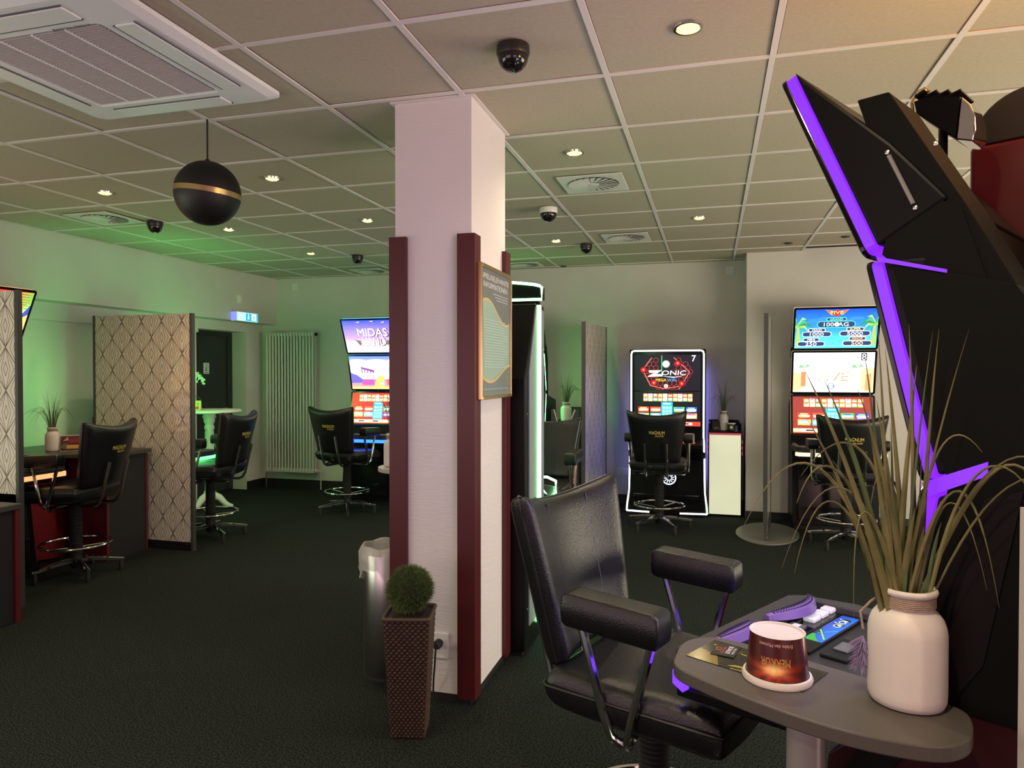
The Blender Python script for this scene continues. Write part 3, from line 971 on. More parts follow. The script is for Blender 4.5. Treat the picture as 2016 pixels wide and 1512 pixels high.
def pic_zonic(w, h):
    p = Pic(w, h)
    p.rect(0, 0, 1, 1, (8, 8, 12), (14, 12, 24))
    def hexa(u, v, r, c, wd):
        q = [(u + r * math.cos(R(60 * k + 30)) / w, v + r * math.sin(R(60 * k + 30)) / h) for k in range(6)]
        for k in range(6): p.line(*q[k], *q[(k + 1) % 6], wd, c)
    r_ = .026
    for j in range(8):
        for i in range(12):
            u = .16 + (i + .5 * (j % 2)) * r_ * 1.732 / w; v = .10 + j * r_ * 1.5 / h
            if abs(u - .5) < .14 and .25 < v < .85: continue
            if (abs(u - .5) / .36) ** 2 + (abs(v - .5) / .44) ** 2 > 1: continue
            hexa(u, v, r_, (190, 45, 50), .0028)
    for a, b_ in (((.13, .58), (.27, .92)), ((.13, .58), (.25, .14)), ((.60, .92), (.84, .52)), ((.84, .52), (.68, .04)), ((.25, .14), (.45, .06)), ((.45, .06), (.68, .12))): p.line(*a, *b_, .006, (255, 110, 100))
    for u, v in ((.14, .58), (.66, .76), (.72, .2), (.30, .22)):
        for q, c in ((.034, (90, 0, 5)), (.024, (190, 15, 20)), (.013, (255, 60, 50)), (.006, (255, 200, 180))): p.disc(u, v, q, c, 14)
    p.rect(.415, .42, .425, .98, (60, 190, 120))
    p.disc(.485, .74, .040, (255, 255, 255), 28, r2=.028).disc(.485, .74, .027, (255, 255, 255))
    p.poly([(.22, .56), (.42, .57), (.33, .46), (.44, .46), (.43, .40), (.20, .39), (.31, .50), (.23, .50)], (255, 255, 255))
    p.text('ONIC', .60, .435, .125, (255, 255, 255), width=.36, shear=.12)
    p.poly([(.43, .40), (.62, .385), (.76, .42), (.6, .36)], (235, 235, 245))
    p.text('MEGA', .41, .265, .07, (250, 190, 40), width=.16).text('WIN', .57, .265, .07, (60, 150, 235), width=.14)
    p.disc(.485, .13, .020, (250, 220, 200)).disc(.485, .13, .014, (90, 20, 20)).rect(.455, .115, .515, .145, (255, 245, 230))
    p.text('7', .90, .81, .17, (250, 250, 250), width=.06)
    return p


def pic_plain(w, h):
    p = Pic(w, h)
    p.rect(0, 0, 1, 1, (250, 170, 60), (225, 60, 40)).poly([(.3, 0), (1, 0), (1, .8)], (250, 215, 120))
    for k in range(7): p.poly([(.70, .97 - k * .05), (1, .99 - k * .05), (1, .955 - k * .05)], (70, 240, 90))
    p.poly([(.85, .4), (1, .75), (1, .55)], (60, 80, 170))
    return p


# ------------------------------------------------------------------ three-screen machine (front towards local -y)
PROF = [(-.270, 2.050), (-.100, 1.661), (.0, 1.247), (-.070, .860)]


def curved_machine(name, label, loc, rotz, pics, strength, ledcol, ledstr, W=.64, back=.30, base_side=None, extra=True, lipcol=None, lipstr=None, screens=True):
    t = thing(name, label, 'gaming machine', loc, rotz, 'three-screen gaming machines')
    h = W / 2
    key = 'led_%02d%02d%02d' % tuple(int(c * 99) for c in ledcol)
    M_led = led('%s_%g' % (key, ledstr), ledcol, ledstr)
    lc_ = lipcol or ledcol
    names = ('top_display', 'middle_display', 'lower_display')
    for k in range(3):
        (y0, z0), (y1, z1) = PROF[k], PROF[k + 1]
        d = Vector((0, y1 - y0, z1 - z0)); L = d.length; d.normalize()
        nrm = Vector((0, -d.z * -1, d.y * -1))          # pointing to the back
        nrm = Vector((0, -d.z, d.y))
        if nrm.y < 0: nrm = -nrm
        def P(s_, n_): q = Vector((0, y0, z0)) + d * s_ + nrm * n_; return (q.y, q.z)
        thick = .115 if k == 0 else .10
        # housing: thin front bezel, a lit band round the side, black shell behind
        sh = MB().prism([P(.012, .030), P(L - .012, .030), P(L - .02, thick), P(.16 if k == 0 else .03, thick if k else .10), ] if k else [P(.004, .030), P(L - .012, .030), P(L - .03, .165), P(.25, .125)], 'x', -h + .004, h - .004)
        house = sh.build(names[k], M_black, t, bevel=.006)
        bz = MB()
        pts = rrect(-h, h, .004, L - .004, .02, 4)
        bz.prism(pts, 'z', 0, .010)
        B = Matrix(((1, 0, 0, 0), (0, d.y, nrm.y, y0), (0, d.z, nrm.z, z0), (0, 0, 0, 1)))
        bz.v = [tuple(B @ Vector(v)) for v in bz.v]
        bz.build('bezel', M_gloss, house, bevel=.002)
        ld = MB().prism(rrect(-h + .001, h - .001, .007, L - .007, .018, 4), 'z', .010, .028)
        ld.v = [tuple(B @ Vector(v)) for v in ld.v]
        ld.build('light_band', M_led, house)
        if screens and pics[k]:
            w_, h_ = W - .040, L - .045
            o = Vector((-h + .020, y1, z1)) - d * .0225 - nrm * .0006
            p = game_menu(Pic(w_, h_), pics[k]) if isinstance(pics[k], tuple) else pics[k](w_, h_)
            p.build('picture', picture_mat(strength), house, o, (1, 0, 0), -d, step=.00006)
    # spine and body
    sp = MB().prism([(-.119, 1.969), (-.062, 1.969), (.065, 1.739), (.139, 1.594), (.150, 1.25), (.150, .70), (.06, .70), (.05, 1.25), (-.02, 1.66)], 'x', h - .17, h - .01)
    sp.build('spine', M_dull, t, bevel=.003)
    MB().prism([(-.070, 1.668), (-.04, 1.80), (.06, 1.73), (.10, 1.60), (-.03, 1.628)], 'x', -h + .008, h - .006).build('neck', M_dull, t)
    box(-h + .03, h - .18, .05, .07, .75, 1.62).build('rear_cover', M_dull, t)
    bs = base_side or M_black
    b = MB().prism([(-.235, .05), (back, .05), (back, 1.15), (.06, 1.22), (-.05, .86), (-.10, .76), (-.16, .70)], 'x', -h, h)
    b.build('base_cabinet', bs, t, bevel=.004)
    box(-h + .02, h - .02, -.20, back - .02, 0, .05).build('plinth', M_matte, t)
    dr = MB().box(-h + .05, h - .05, -.2455, -.22, .09, .62)
    dr.v = [(x, y + (.0 if z < .3 else .055), z) for x, y, z in dr.v]
    dr.build('front_door', M_gloss, t, bevel=.004)
    # console
    co = [(-h + .01, -.05), (-h - .02, -.30), (-h - .035, -.36), (-h + .012, -.520), (-h + .05, -.540), (h - .05, -.540), (h - .012, -.520), (h + .035, -.36), (h + .02, -.30), (h - .01, -.05)]
    c = MB().prism(co, 'z', .745, .772).build('console', mat('console_black', (.020, .020, .022), .42), t, bevel=.006)
    # raised rim round the recessed panel
    rim = MB()
    rim.prism([(-h + .03, -.532), (h - .03, -.532), (h - .02, -.455), (-h + .02, -.455)], 'z', .772, .797)
    for s_ in (-1, 1):
        q = [(s_ * (h + .028), -.36), (s_ * (h + .0), -.50), (s_ * (h - .03), -.532), (s_ * (h - .03), -.455), (s_ * (h - .035), -.06), (s_ * (h - .012), -.06), (s_ * (h + .015), -.30)]
        rim.prism(q, 'z', .772, .797)
    rim.build('console_rim', mat('console_grey', (.036, .035, .037), .5), c, bevel=.005)
    lip = MB().prism([(-h + .03, -.50), (-h + .02, -.535), (h - .02, -.535), (h - .03, -.50)], 'z', .712, .744)
    for s_ in (-1, 1): lip.prism([(s_ * (h - .02), -.535), (s_ * (h + .006), -.49), (s_ * (h - .02), -.49)], 'z', .712, .744)
    lip.build('glow_strip', led('lip_%02d%02d%02d_%g' % (*[int(c * 99) for c in lc_], lipstr or ledstr), lc_, lipstr or ledstr), c)
    MB().prism([(-h + .02, -.525), (h - .02, -.525), (h - .05, -.22), (-h + .05, -.22)], 'z', .685, .711).build('console_underside', M_black, c, bevel=.005)
    if extra:
        box(-.29, .05, -.372, -.318, .772, .7795).build('button_tray', M_gloss, c)
        box(-.292, .052, -.450, -.3755, .772, .7785).build('button_panel', M_gloss, c, bevel=.001)
        for k, x in enumerate((-.174, -.226, -.281)):
            q = box(x - .021, x + .021, -.428, -.395, .7785, .791).build('button', mat('button_cap', (.55, .54, .55), .25, emit=(.8, .75, .8), estr=.35), c, bevel=.004)
        for x, y in ((-.075, -.413), (.0, -.413)):
            q = box(x - .028, x + .028, y - .020, y + .020, .7785, .788).build('ticket_cover', mat('grey_smoke', (.12, .12, .12), .2), c, bevel=.002)
            box(x - .018, x + .018, y - .008, y + .010, .788, .7892).build('label_plate', M_white, q)
        p = Pic(.24, .046)
        p.rect(0, 0, 1, 1, (30, 70, 190), (20, 110, 220)).poly([(.7, 0), (1, 0), (1, .8), (.85, .3)], (60, 170, 60)).poly([(.55, 0), (.8, 0), (.72, .5)], (20, 40, 60))
        for u in (.16, .34): p.disc(u, .52, .014, (8, 14, 40)); p.disc(u + .02, .6, .005, (240, 240, 200))
        p.text('JOJO', .28, .30, .42, (235, 245, 220), width=.30, shear=.2).line(.62, .1, .9, .9, .004, (150, 230, 90)).line(.55, .9, .75, .2, .004, (40, 160, 220))
        p.build('button_screen', picture_mat(1.3), c, (-.29 + .02, -.3455 + .024 - .048, .7800), (1, 0, 0), (0, 1, 0), step=.00004)
        # bank note slot and keypad
        box(-.10, .04, -.30, -.235, .772, .781).build('note_slot', M_matte, c, bevel=.003)
        box(-.06, .0, -.285, -.25, .781, .787).build('slot_frame', mat('slot_grey', (.10, .10, .105), .3), c, bevel=.003)
        # ventilated hand rests
        M_mesh = mat('purple_hand_rest', (.16, .09, .30), .35, bump=.0)
        for xa, xb in ((.215, .04), (-.035, -.285)):
            g = MB()
            n_ = 16; vs = []
            for k in range(n_ + 1):
                u = k / n_
                x = xa + (xb - xa) * u
                yy = -.470 + .045 * math.sin(PI * u) ** .8 * (1 if xb < -.1 else .4)
                bulge = math.sin(PI * u) ** .5
                for ww, zz in ((-.026, .798), (-.022, .806 + .008 * bulge), (-.006, .812 + .014 * bulge), (.012, .810 + .010 * bulge), (.018, .799)): vs.append((x, yy + ww * (.45 + .55 * bulge), zz))
            g.add(vs, [(k * 5 + j, k * 5 + j + 1, (k + 1) * 5 + j + 1, (k + 1) * 5 + j) for k in range(n_) for j in range(4)] + [(4, 3, 2, 1, 0), tuple(n_ * 5 + j for j in range(5))])
            hr = g.build('hand_rest', M_mesh, c, smooth=True)
            dots = MB()
            for k in range(2, 30):
                u = k / 32; x = xa + (xb - xa) * u
                yy = -.470 + .045 * math.sin(PI * u) ** .8 * (1 if xb < -.1 else .4); bulge = math.sin(PI * u) ** .5
                for j in range(3): dots.box(x - .0016, x + .0016, yy + (-.014 + j * .009) * bulge - .0018, yy + (-.014 + j * .009) * bulge + .0018, .815, .8142 + .013 * bulge - .001 * j)
            o = dots.build('perforation', mat('mesh_hole', (.03, .02, .06), .6), hr); o['kind'] = 'stuff'
    return t, M_led

# ------------------------------------------------------------------ gaming machines
FGO = (.526, 1.697, 0)
fgm, _ = curved_machine('slot_machine', 'tall black machine with purple light strips, seen from its side in the right foreground', FGO, R(-121),
               [pic_midas_top, pic_midas_top, (60, 40, 150)], 10, (.28, .02, 1.0), 1.0, W=.64, back=.33, lipcol=(.10, .02, 1.0), lipstr=3.0, base_side=mat('machine_red_black', (.030, .002, .005), .55, spec=.2))
M_fgled = _
# side panels and trims of the purple machine, on the side turned to the camera
hx = .32
sd = MB().prism([(-.050, 1.652), (.036, 1.625), (.139, 1.594), (.26, 1.40), (.33, 1.15), (.33, .86), (-.03, .86), (.035, 1.20), (.045, 1.25)], 'x', hx - .008, hx + .003)
sd.build('side_panel', M_dull, fgm, bevel=.001)
MB().prism([(.004, 1.252), (.104, 1.298), (.104, 1.274), (.014, 1.228)], 'x', hx + .002, hx + .007).build('side_light', M_fgled, fgm)
MB().prism([(-.076, 1.664), (.040, 1.628), (.040, 1.622), (-.074, 1.655)], 'x', hx + .002, hx + .006).build('side_light', M_fgled, fgm)
MB().prism([(.10, 1.235), (.155, 1.255), (.10, .95), (-.10, .62), (-.15, .62)], 'x', hx + .001, hx + .006).build('side_trim', mat('dark_brown_trim', (.006, .004, .005), .6, spec=.15), fgm, bevel=.001)
for y, z in ((-.061, 1.855), (-.013, 1.745), (.010, 1.86)):
    MB().lathe([(.0045, 0), (.004, .003), (.001, .004)], 10, M=Matrix.Translation((hx - .004 if y < 0 else hx - .03, y, z)) @ Matrix.Rotation(R(90), 4, 'Y')).build('screw', M_steel, fgm, smooth=True)
MB().tube([(hx + .0, -.058, 1.848), (hx + .0, -.016, 1.752)], .004, 6).build('grip_slot', mat('grip_grey', (.22, .22, .23), .4), fgm, smooth=True)

# louvred light head and neighbouring red machine behind the purple one
def on_fg(x, y, z): 
    a = R(-121); return (FGO[0] + x * math.cos(a) - y * math.sin(a), FGO[1] + x * math.sin(a) + y * math.cos(a), z)
nb = thing('slot_machine', 'dark red machine back with rounded black top behind the purple machine', 'gaming machine', on_fg(-.665, .20, 0), R(-121))
box(-.29, .30, -.30, .40, .0, 2.020).build('rear_panel', mat('red_lacquer', (.10, .004, .010), .35), nb, bevel=.010, seg=3)
pts = [(-.30 + .13 * (1 - math.cos(R(a))), 2.021 + .125 * math.sin(R(a))) for a in range(0, 91, 9)] + [(.20, 2.150)] + [(.25 + .13 * math.sin(R(a)), 2.021 + .125 * math.cos(R(a))) for a in range(0, 91, 9)]
MB().prism(pts, 'x', -.27, .295).build('rounded_top', mat('top_black', (.02, .018, .016), .5), nb, smooth=True, bevel=.004)
lv = thing('stage_light', 'small black louvred lamp head with a chrome cheek above the purple machine', 'lamp', on_fg(-.15, -.09, 1.93), R(-121))
MB().prism([(-.061, .155), (-.018, .160), (.035, .140), (.025, .048), (-.055, .125)], 'x', -.06, .04).build('housing', M_black, lv, bevel=.002)
MB().prism([(.036, .140), (.054, .118), (.063, .09), (.064, .06), (.060, .034), (.026, .046)], 'x', -.058, .038).build('cheek', M_chrome, lv, smooth=True, bevel=.003)
for k in range(4):
    y = -.058 + k * .024
    MB().prism([(y, .163 - .006 * k), (y + .022, .170 - .006 * k), (y + .022, .174 - .006 * k), (y, .168 - .006 * k)], 'x', -.062, .043).build('louvre', M_gloss, lv)
MB().tube([(.03, -.066, .130), (.03, -.068, .155), (.03, -.055, .178), (.03, -.04, .182), (.03, -.032, .172)], .004, 8).build('bracket', M_brass, lv, smooth=True)
MB().tube([(0, -.01, .11), (0, -.01, .0), (0, -.02, -.04)], .010, 10).build('mount', M_black, lv)

curved_machine('slot_machine', 'three-screen machine with blue and purple pictures next to the radiator', (-3.625, 7.34, 0), 0, [pic_midas_top, pic_midas_mid, (170, 30, 30)], 2.3, (.06, .35, 1.0), 4.0, W=.71, back=.5, extra=False, lipcol=(.01, .06, 1.0), lipstr=9)
curved_machine('slot_machine', 'three-screen machine numbered 8 with palm tree jackpot display, far right', (1.092, 7.262, 0), 0, [pic_five_top, pic_five_mid, (135, 50, 45)], 2.3, (1.0, .78, .45), 1.2, W=.735, back=.18, extra=False, lipcol=(1.0, .85, .55), lipstr=1.5)
ml, _ = curved_machine('slot_machine', 'machine with orange lights at the far left, mostly behind a partition', (-5.0, 3.755, 0), R(90), [pic_plain, pic_plain, (150, 60, 30)], 1.8, (1.0, .40, .16), 1.5, W=.60, back=.30, extra=False)
mg, mgl = curved_machine('slot_machine', 'machine with green lights hidden behind the large patterned partition', (-5.0, 5.36, 0), R(90), [pic_midas_top, pic_midas_mid, (130, 60, 30)], 2.5, (.10, 1.0, .20), 88, W=.60, back=.30, extra=False, lipstr=4)
mg.scale = (1, 1, .92)
mh, _ = curved_machine('slot_machine', 'machine with green lights at the back wall, hidden behind the column', (-2.06, 7.34, 0), 0, [pic_midas_top, pic_midas_mid, (130, 60, 30)], 2.5, (.10, 1.0, .20), 30, W=.735, back=.5, extra=False, lipstr=3)
for i, o in enumerate((ml, mg, mh)):
    pass


def upright(name, label, loc, rotz, W, top, depth, ledm, slope=0.):
    t = thing(name, label, 'gaming machine', loc, rotz)
    h = W / 2
    b = MB().prism([(-.06, .03), (depth, .03), (depth, top - .02 - slope), (.18 if slope else .03, top), (.0, top), (.0, .78), (-.10, .75), (-.10, .66), (-.03, .58)], 'x', -h, h)
    b.build('cabinet', M_black, t, bevel=.006)
    box(-h + .02, h - .02, -.03, depth - .02, 0, .03).build('plinth', M_matte, t)
    fp = [(-h - .02, -.062, .045), (-h - .015, -.055, .12), (-h + .004, -.042, .25), (-h + .008, -.036, .60), (-h + .012, -.105, .68), (-h + .012, -.105, .745), (-h + .018, -.008, .80), (-h + .018, -.008, top - .05), (-h + .026, -.008, top - .022), (-h + .05, -.008, top - .014)]
    path = fp + [(-x, y, z) for x, y, z in reversed(fp)]
    path = path + [(h * .0, -.064, .042)] if False else path
    MB().tube(path, .0085, 8).build('light_frame', ledm, t, smooth=True)
    MB().tube([(-h - .02, -.062, .045), (-h * .45, -.064, .040)], .0085, 8).build('light_frame', ledm, t, smooth=True)
    MB().tube([(h + .02, -.062, .045), (h * .35, -.064, .040)], .0085, 8).build('light_frame', ledm, t, smooth=True)
    return t


M_ledw = led('white_led', (1.0, 1.0, 1.0), 2.5)
M_ledg = led('green_led', (.28, 1.0, .38), 12)
m7 = upright('slot_machine', 'upright machine numbered 7 with a white light outline and red hexagon display', (-.437, 7.36, 0), 0, .755, 1.69, .5, M_ledw)
hh = .3775
bz = box(-hh + .035, hh - .035, -.006, 0, .90, 1.665).build('screen_bezel', M_gloss, m7, bevel=.002)
pic_zonic(.655, .365).build('upper_picture', picture_mat(2.2), m7, (-.3275, -.0065, 1.27), (1, 0, 0), (0, 0, 1), step=.00005)
p = game_menu(Pic(.655, .345), (14, 12, 14)); p.rect(0, 0, 1, .125, (225, 60, 45))
for u in (.10, .36, .68): p.rect(u, .03, u + .2, .1, (245, 225, 200)).rect(u + .05, .045, u + .15, .085, (30, 20, 20))
p.build('lower_picture', picture_mat(2.2), m7, (-.3275, -.0065, .915), (1, 0, 0), (0, 0, 1), step=.00005)
cs = MB().prism([(-.18, .70), (-.18, .74), (-.01, .80), (-.01, .70)], 'x', -hh + .02, hh - .02).build('console', M_black, m7, bevel=.004)
for k in range(6): box(-.28 + k * .10, -.22 + k * .10, -.165, -.13, .753, .768, M=Matrix.Rotation(0, 4, 'X')).build('button', mat('button_dim', (.25, .05, .05), .3, emit=(1, .15, .12), estr=.6), cs, bevel=.003)
p = Pic(.15, .15)
for k in range(28):
    a0, a1 = 2 * PI * k / 28, 2 * PI * (k + 1) / 28
    q = lambda r_, a: (.5 + r_ * math.cos(a), .5 + r_ * math.sin(a))
    p.poly([q(.40, a0), q(.48, a0), q(.48, a1), q(.40, a1)], (235, 240, 255))
for k in range(12):
    a = 2 * PI * k / 12; p.line(.5 + .14 * math.cos(a), .5 + .14 * math.sin(a), .5 + .34 * math.cos(a + .16), .5 + .34 * math.sin(a + .16), .008, (220, 230, 255))
p.build('emblem', picture_mat(2.0), m7, (-.05, -.062, .32), (1, 0, 0), (0, 0, 1), step=.00005)
box(-.05, .10, -.0615, -.03, .32, .47).build('emblem_plate', M_black, m7)
for sx in (-1, 1): box(sx * .33 - .012, sx * .33 + .012, .5005, .508, .30, 1.50).build('rear_light', led('violet_led', (.22, .22, 1.0), 9), m7)
box(-hh - .006, -hh - .001, .08, .10, .15, 1.15).build('side_light', led('violet_led', (.22, .22, 1.0), 9), m7)
box(-hh + .05, hh - .05, -.085, -.05, .17, .20).build('foot_rest', M_gloss, m7, bevel=.004)
MB().tube([(-hh + .06, -.088, .205), (-hh + .06, -.09, .225), (hh - .06, -.09, .225), (hh - .06, -.088, .205)], .004, 6).build('foot_rail', M_chrome, m7, smooth=True)

gm = upright('slot_machine', 'tall machine outlined in green light, directly behind the column', (-1.258, 3.885, 0), R(180), .70, 1.82, .42, M_ledg, .38)
M_gside = mat('machine_side_grey', (.19, .22, .25), .45)
x0 = -.35
MB().prism([(.165, 1.805), (.20, 1.80), (.345, 1.45), (.345, .14), (.165, .14)], 'x', x0 - .006, x0 + .002).build('side_panel', M_gside, gm, bevel=.002)
MB().prism([(.02, 1.79), (.125, 1.805), (.125, .14), (.02, .14)], 'x', x0 - .006, x0 + .002).build('side_panel', M_gside, gm, bevel=.002)
MB().prism(rrect(.130, .160, .10, 1.815, .008, 3), 'x', x0 - .016, x0 + .001).build('side_light', M_ledg, gm)
MB().tube([(x0 - .008, .145, .10), (x0 - .008, .03, .09), (x0 - .008, -.03, .09)], .008, 6).build('side_light', M_ledg, gm, smooth=True)
MB().lathe([(.05, 0), (.05, .003)], 24, M=Matrix.Translation((x0 - .0065, .24, .74)) @ Matrix.Rotation(R(-90), 4, 'Y')).build('speaker_grille', M_matte, gm)
sg = MB()
for k in range(9): sg.box(x0 - .012, x0 - .009, .20, .28, .705 + k * .0085, .708 + k * .0085)
sg.build('grille_bars', M_gside, gm)['kind'] = 'stuff'
def header_outline(g):
    top = [(-.35 - g + (.70 + 2 * g) * k / 16, 1.935 + g + .03 * (1 - (2 * k / 16 - 1) ** 2)) for k in range(1, 16)]
    return [(-.35 - g, 1.855 - g), (-.35 - g, 1.925 + g), (-.335 - g, 1.935 + g)] + top + [(.335 + g, 1.935 + g), (.35 + g, 1.925 + g), (.35 + g, 1.855 - g)]
MB().prism(header_outline(0), 'y', -.02, .04).build('header_box', M_black, gm, bevel=.003)
MB().tube([(x, .043, z) for x, z in header_outline(-.002)], .0075, 8, closed=True).build('header_light', M_ledg, gm, smooth=True)
box(-.33, .33, .0, .05, 1.40, 1.85).build('display_back', M_dull, gm, bevel=.003)
MB().lathe([(.006, 0), (.006, .004), (.001, .005)], 10, M=Matrix.Translation((x0 - .001, .385, 1.24)) @ Matrix.Rotation(R(-90), 4, 'Y')).build('lock', M_chrome, gm)
MB().lathe([(.006, 0), (.006, .004), (.001, .005)], 10, M=Matrix.Translation((x0 - .001, .385, .24)) @ Matrix.Rotation(R(-90), 4, 'Y')).build('lock', M_chrome, gm)
cs = MB().prism([(-.34, .72), (-.34, .76), (-.01, .82), (-.01, .70)], 'x', -.34, .34).build('console', M_black, gm, bevel=.004)
MB().tube([(-.345, -.02, .86), (-.345, -.10, .85), (-.345, -.345, .79), (-.345, -.345, .72), (-.345, -.05, .68)], .007, 6).build('console_light', M_ledg, cs, smooth=True)

# ------------------------------------------------------------------ partitions
M_dia = diamond_mat()
M_prof = mat('partition_profile', (.05, .05, .05), .4)


def partition(a, b, z0, z1, label, plinth=True, th=.028):
    a, b = Vector((*a, 0)), Vector((*b, 0))
    L = (b - a).length
    t = thing('partition_panel', label, 'partition', a, math.atan2(b.y - a.y, b.x - a.x))
    box(.012, L - .012, -th / 2, th / 2, z0, z1).build('panel', M_dia, t)
    for x in (0, L - .024): box(x, x + .024, -th / 2 - .004, th / 2 + .004, 0 if x else z0, z1 + .004).build('edge_profile', M_prof, t, bevel=.002)
    if plinth:
        q = box(.0, L - .03, -th / 2 + .002, th / 2 - .002, 0, z0).build('plinth', M_matte, t)
        s_ = MB()
        for x in (L - .06, L - .2, L - .35): s_.lathe([(.006, 0), (.005, .003), (.001, .004)], 8, M=Matrix.Translation((x, -th / 2 + .001, z0 * .75 if x > L - .1 else z0 * .45)) @ Matrix.Rotation(R(90), 4, 'X'))
        s_.build('screws', M_chrome, q)['kind'] = 'stuff'
    return t


partition((-5.05, 4.85), (-4.05, 4.85), .07, 1.93, 'large partition with a beige diamond pattern behind the left desk')
partition((-5.30, 3.39), (-4.10, 3.39), .70, 1.955, 'diamond patterned partition cut off by the left picture edge', plinth=False)
partition((-1.205, 6.84), (-1.13, 7.80), .06, 1.95, 'narrow pale partition between the green wall glow and machine 7')
t4 = partition((.440, 6.36), (.525, 7.10), .16, 1.95, 'slim dark partition seen edge-on on an oval foot plate, left of machine 8', plinth=False)
MB().prism([(.40 + .46 * math.cos(2 * PI * k / 40), .27 * math.sin(2 * PI * k / 40)) for k in range(40)], 'z', 0, .012).build('foot_plate', mat('foot_plate_grey', (.14, .14, .13), .45), t4, bevel=.003)
q = box(.05, .70, -.012, .012, .012, .16).build('foot_bracket', M_prof, t4)
s_ = MB()
for k in range(4):
    for x in (.002, .07): s_.lathe([(.005, 0), (.004, .003), (.001, .004)], 8, M=Matrix.Translation((x + .05, -.0125, .035 + k * .032)) @ Matrix.Rotation(R(90), 4, 'X'))
s_.build('bolts', M_chrome, q)['kind'] = 'stuff'

# ------------------------------------------------------------------ desks on the left
M_top = mat('desk_top_laminate', (.055, .052, .050), .4)
d = thing('desk', 'dark desk with a red panel between the left machine and the large partition', 'desk', (-4.95, 4.48, 0))
MB().prism([(.52, .33), (.52, -.09), (.42, -.13), (-.05, -.36), (-.55, -.36), (-.55, .33)], 'z', .800, .832).build('desk_top', M_top, d, bevel=.004)
box(.10, .48, -.07, .30, .0, .798).build('pedestal', M_desk, d, bevel=.003)
for y in (-.09, .30): box(.12, .485, y, y + .02, .0, .798).build('red_edge', M_redcab, d, bevel=.002)
box(-.55, -.50, -.36, .33, .0, .80).build('rear_leg', M_desk, d)
box(-.06, -.02, -.34, .30, .0, .798).build('red_panel', mat('red_panel', (.20, .008, .012), .45), d, bevel=.002)
cb = thing('cabinet', 'low black cabinet with a dark red edge at the lower left picture edge', 'cabinet', (-4.4, 2.7, 0))
box(-.6, .515, -.45, .46, .0, .655).build('body', M_desk, cb, bevel=.003)
box(-.6, .535, -.46, .50, .657, .69).build('cabinet_top', M_top, cb, bevel=.004)
box(.30, .53, .462, .492, .0, .655).build('red_edge', M_redcab, cb, bevel=.002)


# ------------------------------------------------------------------ vases and grasses
M_vase = mat('vase_white', (.62, .57, .56), .45, noise=.04, nscale=12)
M_grass = mat('dry_grass', (.150, .140, .055), .6, noise=.45, nscale=9)
M_grass2 = mat('green_grass', (.075, .115, .040), .6, noise=.4, nscale=9)
M_twine = mat('twine', (.34, .25, .20), .9, bump=.6, bscale=300)


def vase(loc, r, h, label, twine=True, seg=36):
    t = thing('vase', label, 'vase', loc, 0, 'white bottle vases with grass')
    nr = r * .66
    pf = [(r * .80, 0), (r * .93, h * .015), (r * .99, h * .06), (r, h * .12), (r, h * .62), (r * .97, h * .68), (r * .90, h * .74), (r * .78, h * .79), (nr * 1.02, h * .82), (nr, h * .85), (nr, h * .94), (nr * 1.12, h * .95), (nr * 1.16, h * .975), (nr * 1.10, h), (nr * .95, h * .995), (nr * .86, h * .96), (nr * .84, h * .80), (r * .85, h * .68), (r * .85, h * .05), (.001, h * .04)]
    b = MB().lathe(pf, seg, cap1=False).build('body', M_vase, t, smooth=2)
    if twine:
        tw = MB()
        n_ = 6
        tw.tube([(nr * 1.045 * math.cos(a), nr * 1.045 * math.sin(a), h * (.835 + .095 * a / (2 * PI * n_))) for a in [2 * PI * k / 24 for k in range(24 * n_ + 1)]], h * .0085, 6)
        tw.build('twine', M_twine, b, smooth=True)
    return t


def blade_mesh(pts, w0, tip=.08, tilt=0.):
    """ribbon with a folded cross section along pts"""
    b = MB()
    n = len(pts)
    vs = []
    for i, p in enumerate(pts):
        p = Vector(p)
        t = (Vector(pts[min(i + 1, n - 1)]) - Vector(pts[max(i - 1, 0)])).normalized()
        side = t.cross(Vector((math.cos(tilt), math.sin(tilt), .25)))
        if side.length < .05: side = t.cross(Vector((0, 1, 0)))
        side.normalize(); nn = side.cross(t)
        u = i / (n - 1)
        w = w0 * (.75 + .25 * math.sin(PI * min(1, u * 2))) * (1 - u ** 2.2 * (1 - tip))
        vs += [p - side * w / 2 + nn * w * .22, p - nn * w * .02, p + side * w / 2 + nn * w * .22]
    fs = []
    for i in range(n - 1):
        for j in range(2): fs.append((i * 3 + j, i * 3 + j + 1, (i + 1) * 3 + j + 1, (i + 1) * 3 + j))
    return b.add(vs, fs)


def bez(a, c, b, n=14): return [Vector(a) * (1 - k / n) ** 2 + Vector(c) * 2 * (k / n) * (1 - k / n) + Vector(b) * (k / n) ** 2 for k in range(n + 1)]


def small_grass(loc, label, hgt, n=34, seed=1, droop=.5, w=.0055):
    r_ = random.Random(seed)
    b = MB()
    for k in range(n):
        a = r_.uniform(0, 2 * PI)
        base = (.012 * math.cos(a), .012 * math.sin(a), -.05)
        if r_.random() > droop:
            L = hgt * r_.uniform(.65, 1.0); s_ = r_.uniform(.05, .38) * L
            pts = bez(base, (s_ * .3 * math.cos(a), s_ * .3 * math.sin(a), L * .55), (s_ * math.cos(a), s_ * math.sin(a), L), 7)
        else:
            s_ = hgt * r_.uniform(.4, .72); L = hgt * r_.uniform(.45, .6)
            pts = bez(base, (s_ * .35 * math.cos(a), s_ * .35 * math.sin(a), L * 1.7), (s_ * math.cos(a), s_ * math.sin(a), hgt * r_.uniform(.0, .3)), 9)
        q = blade_mesh(pts, w, tilt=r_.uniform(0, PI))
        b.add(q.v, q.f)
    o = b.build('ornamental_grass', M_grass2, loc=loc)
    return tag(o, label, 'plant', 'grasses in white vases')


